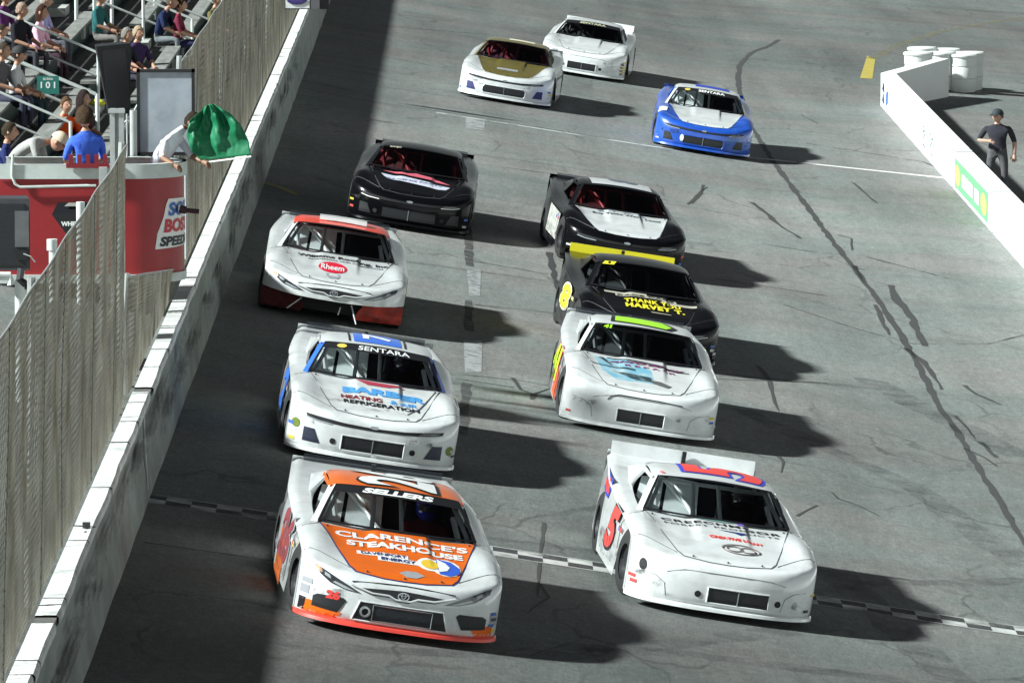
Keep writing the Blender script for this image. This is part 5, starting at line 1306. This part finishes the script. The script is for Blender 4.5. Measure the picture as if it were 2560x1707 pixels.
# ---- torn nose car
o, h = build_car(dict(label='white race car with red roof and torn off front bumper beside the outer wall', pose=(-1.84, 86.42, 1.2), body=WHP, torn=True, nose='none', roof=mat('roof_red', (.72, .05, .02), rough=.35, coat=.4), pillar=WHP))
hoodtext(h, 'Williams Roofing, Inc.', .08, 1.17, 1.28, .16, BLK, bold=.03); hoodtext(h, 'RESIDENTIAL AND COMMERCIAL', .12, 1.04, 1.05, .05, BLK)
patch([circ(-.06, .72, .20, .23)], fnH(.012), 'oval_logo', mat('logo_crimson', (.62, .01, .04)), h); hoodtext(h, 'Rheem', -.06, .72, .32, .22, WHD, off=.016, bold=.02)
patch([[(-.14, .36), (.06, .36), (.02, .26), (-.10, .26)], circ(-.13, .42, .022, .03), circ(.03, .42, .022, .03)], fnH(.012), 'series_badge', GRD, h)
mb = MB(); rows = [[(x, y, RZ(min(max(x, -.6), .6), y) + .012 + (.05 if a else 0)) for x in (-.32, -.1, .1, .34)] for y, a in ((2.28, 0), (2.30, 1), (2.44, 1), (2.46, 0))]; mb.grid(rows); mb.build('roof_flap', WHP, o)
# ---- yellow-black
BP = mat('paint_black_car', (.004, .004, .005), rough=.22, spec=.12, coat=.12, noise=.2)
YS = mat('spoiler_yellow', (.70, .62, .02), rough=.4)
o, h = build_car(dict(label='black race car with yellow spoiler and THANK YOU HARVEY T. on its nose', pose=(2.52, 87.9, 4.6), body=BP, nose='chevy', spoiler=YS, rear=BP, spoiler_size=(.77, .12, .04), cage=CAGEK, panel=mat('dark_panel', (.06, .07, .075)), seat=INT))
patch([[(-.95, .84), (-.70, .84), (-.66, .98), (-.92, .98)]], fnG(.010), 'yellow_tag', YLD, o, .1); lettering('1', -.81, .91, .05, .09, fnG(.016), BLK, o)
patch([rect(-.60, .0, 1.26, 1.35), rect(-.45, .42, 1.15, 1.26), rect(.20, .70, 1.04, 1.15)], fnH(.010), 'grey_lettering_plate', mat('plate_tan', (.40, .38, .31), rough=.6, noise=.3, nscale=25), h)
hoodtext(h, 'RACE CARS', -.02, 1.205, .80, .07, BLK, off=.014, bold=.03)
hoodtext(h, 'THANK YOU', .06, .97, .80, .17, YLD, bold=.05, space=1.15); hoodtext(h, 'HARVEY T.', .08, .75, .84, .19, YLD, bold=.06, space=1.15)
patch([[(.0, .58), (.30, .56), (.28, .53), (.02, .53)]], fnH(.010), 'small_logo', mat('logo_tan', (.30, .27, .2)), h)
patch([rect(-.35, .55, 2.80, 3.0)], fnR(.006), 'roof_number', YLD, o)
side_num(o, '8', YLD, 2.5, .52, 1.2, .36, outline=mat('outline_cream', (.6, .58, .48)))
# ---- black with white hood
o, h = build_car(dict(label='black race car with white hood and white roof panel in the right lane', pose=(2.50, 100.6, 5.0), body=BP, hood=WHP, roof=BP, nose='chevy', cage=CAGER, panel=mat('red_panel', (.09, .008, .012)), edge=LAMP, rear=BP))
patch([rect(-.46, .52, 2.10, 2.98)], fnR(.006), 'roof_panel', WHP, o); roof_num(o, '8', mat('decal_slate', (.10, .11, .15)), 2.68, .5, .5, x=.10)
hoodtext(h, 'STAR', .0, 1.33, .8, .10, mat('decal_bluegrey', (.2, .24, .3)), bold=.02, space=1.5); hoodtext(h, 'Buy Yacht Work Local', .06, 1.17, 1.1, .13, BLK, bold=.02)
patch([[(-.7, -.3), (.9, -.3), (.9, .12), (-.7, .14)]], fnS(-1, 2.1, .55, .005), 'side_graphic', mat('side_white_wrap', (.50, .50, .46), rough=.4, noise=.5, nscale=10), o)
# ---- dark red-black
o, h = build_car(dict(label='black race car with pink and white hood logo running near the outer wall', pose=(-.94, 101.71, -1.5), body=BP, nose='chevy', edge=W1, cage=CAGER, panel=mat('red_panel', (.09, .008, .012)), inlet=MESHM, rear=BP, grille_w=.44))
lettering('BANJO', -.66, .97 - .04, .30, .09, fnG(.010), mat('decal_cream', (.40, .37, .30)), o, bold=.05)
patch([[(-.54, 1.30), (-.3, 1.32), (-.15, 1.24), (.0, 1.32), (.18, 1.24), (.38, 1.18), (.58, 1.0), (.3, 1.06), (-.1, 1.12)]], fnH(.010), 'pink_logo', mat('decal_pink', (.65, .12, .17)), h)
patch([[(-.56, 1.10), (-.50, .94), (-.40, .80), (.40, .62), (.52, .66), (.58, .84), (.2, .92), (-.2, 1.02)]], fnH(.012), 'white_logo', mat('decal_palegrey', (.55, .57, .68)), h)
hoodtext(h, 'RACING PARTS', .0, .84, .9, .09, mat('decal_steel', (.20, .22, .32)), off=.016, bold=.03)
# ---- blue
BLP = mat('paint_blue_car', (.015, .085, .46), rough=.3, coat=.6, noise=.1, dirt=(.2, .25, .35), dscale=3, damt=.25)
o, h = build_car(dict(label='bright blue race car with white hood and roof on the right near the white line', pose=(4.74, 128.12, -1.1), body=BLP, hood=WHP, hood_line=BLP, roof=WHP, pillar=WHP, nose='chevy', round_grille=True, grille_w=.42, holes=False, banner=('SENTARA', BLK, dict(w=.85, x=.12, logo=True)), rear=BLP))
patch([rect(-.26, .44, 2.30, 2.98)], fnR(.006), 'roof_panel', mat('roof_blue', (.02, .05, .42)), o)
patch([circ(-.43, .27, .04, .07)], fnF(.012), 'bright_duct', W1, o)
patch([[(-.97, .62), (-.80, .66), (-.78, .90), (-.94, .95)]], fnH(.008), 'fender_patch', WHD, o)
# ---- gold
GO = mat('paint_gold', (.15, .12, .03), rough=.35, coat=.5, noise=.15)
o, h = build_car(dict(label='white race car with gold hood and roof at the far left of the pack', pose=(.78, 133.38, -4.5), body=WHP, hood=GO, hood_line=WHP, roof=GO, pillar=GO, nose='chevy', round_grille=True, grille_w=.45, holes=False, cage=CAGER, panel=mat('maroon_panel', (.09, .006, .03)), inlet=mat('inlet_blue', (.03, .03, .14)), rear=GO))
patch([rect(-.25, .19, .50, .64)], fnH(.010), 'hood_plate', GRD, h); patch([rect(-.20, .35, 2.3, 2.55)], fnR(.006), 'roof_plate', mat('plate_cream', (.6, .57, .42)), o)
# ---- far white
o, h = build_car(dict(label='all white race car at the very back with SENTARA windshield banner', pose=(2.62, 145.6, -5.0), body=WHP, nose='plain', grille_w=.33, banner=('SENTARA', BLK, dict(w=.95, m=mat('banner_khaki', (.45, .45, .3)))), cage=CAGEK, panel=INT, spoiler=WHP, spoiler_size=(.80, .13, .04)))
patch([rect(-.10, .45, 2.65, 2.98)], fnR(.006), 'roof_number', mat('roof_dark', (.05, .03, .06)), o)
for i in range(4): patch([rect(.87, .94, .17 + i * .075, .22 + i * .075)], fnF(.006), 'sticker', mat('sticker_brown', (.25, .20, .20)), o)
# ---- drivers
def driver(pose, label, helmet, suit):
    M = car_matrix(pose[0], pose[1] - .12, pose[2]) @ Matrix.Translation((.36, 2.36, .42))
    J = dict(pelvis=(0, .08, .05), spine=(0, .10, .18), chest=(0, .11, .34), neck=(0, .10, .44), headb=(0, .09, .49), shL=(.18, .08, .36), elL=(.22, -.15, .24), wrL=(.12, -.36, .30), shR=(-.18, .08, .36), elR=(-.22, -.15, .24), wrR=(-.12, -.36, .30),
             hipL=(.09, 0, .05), knL=(.12, -.42, .12), anL=(.12, -.70, .0), hipR=(-.09, 0, .05), knR=(-.12, -.42, .12), anR=(-.12, -.70, .0))
    o = person(label, (0, 0, 0), 0, J, suit, suit, None, long_sleeve=True, skin=mat('glove_black', (.03, .03, .03), rough=.7), scale=1)
    o.matrix_basis = M
    mb = MB(); mb.ell((0, .07, .565), (.135, .155, .145), 16, 10); mb.build('helmet', mat('helmet_%d' % int(helmet[2] * 99 + helmet[0] * 9), helmet, rough=.2, coat=1), o, smooth=True)
    mb = MB(); mb.grid([[(.138 * math.sin(a), .07 - .160 * math.cos(a), z) for a in [-.9 + 1.8 * j / 8 for j in range(9)]] for z in (.535, .595)], flip=True); mb.build('visor', BLACK, o)
driver((-.65, 60.25, 5.3), 'driver in blue helmet and dark red suit inside the orange hooded car', (.03, .06, .55), (.16, .03, .035))
driver((2.62, 64.92, 4.6), 'driver in dark helmet inside the white car with the red 5', (.03, .015, .02), (.03, .02, .022))
driver((-1.09, 72.37, 3.1), 'driver in dark purple helmet inside the car with the blue roof panel', (.05, .035, .08), (.03, .02, .03))
# steering wheel hub seen as a bright red spot in the number 5 car
M5 = car_matrix(2.62, 64.92, 4.6)
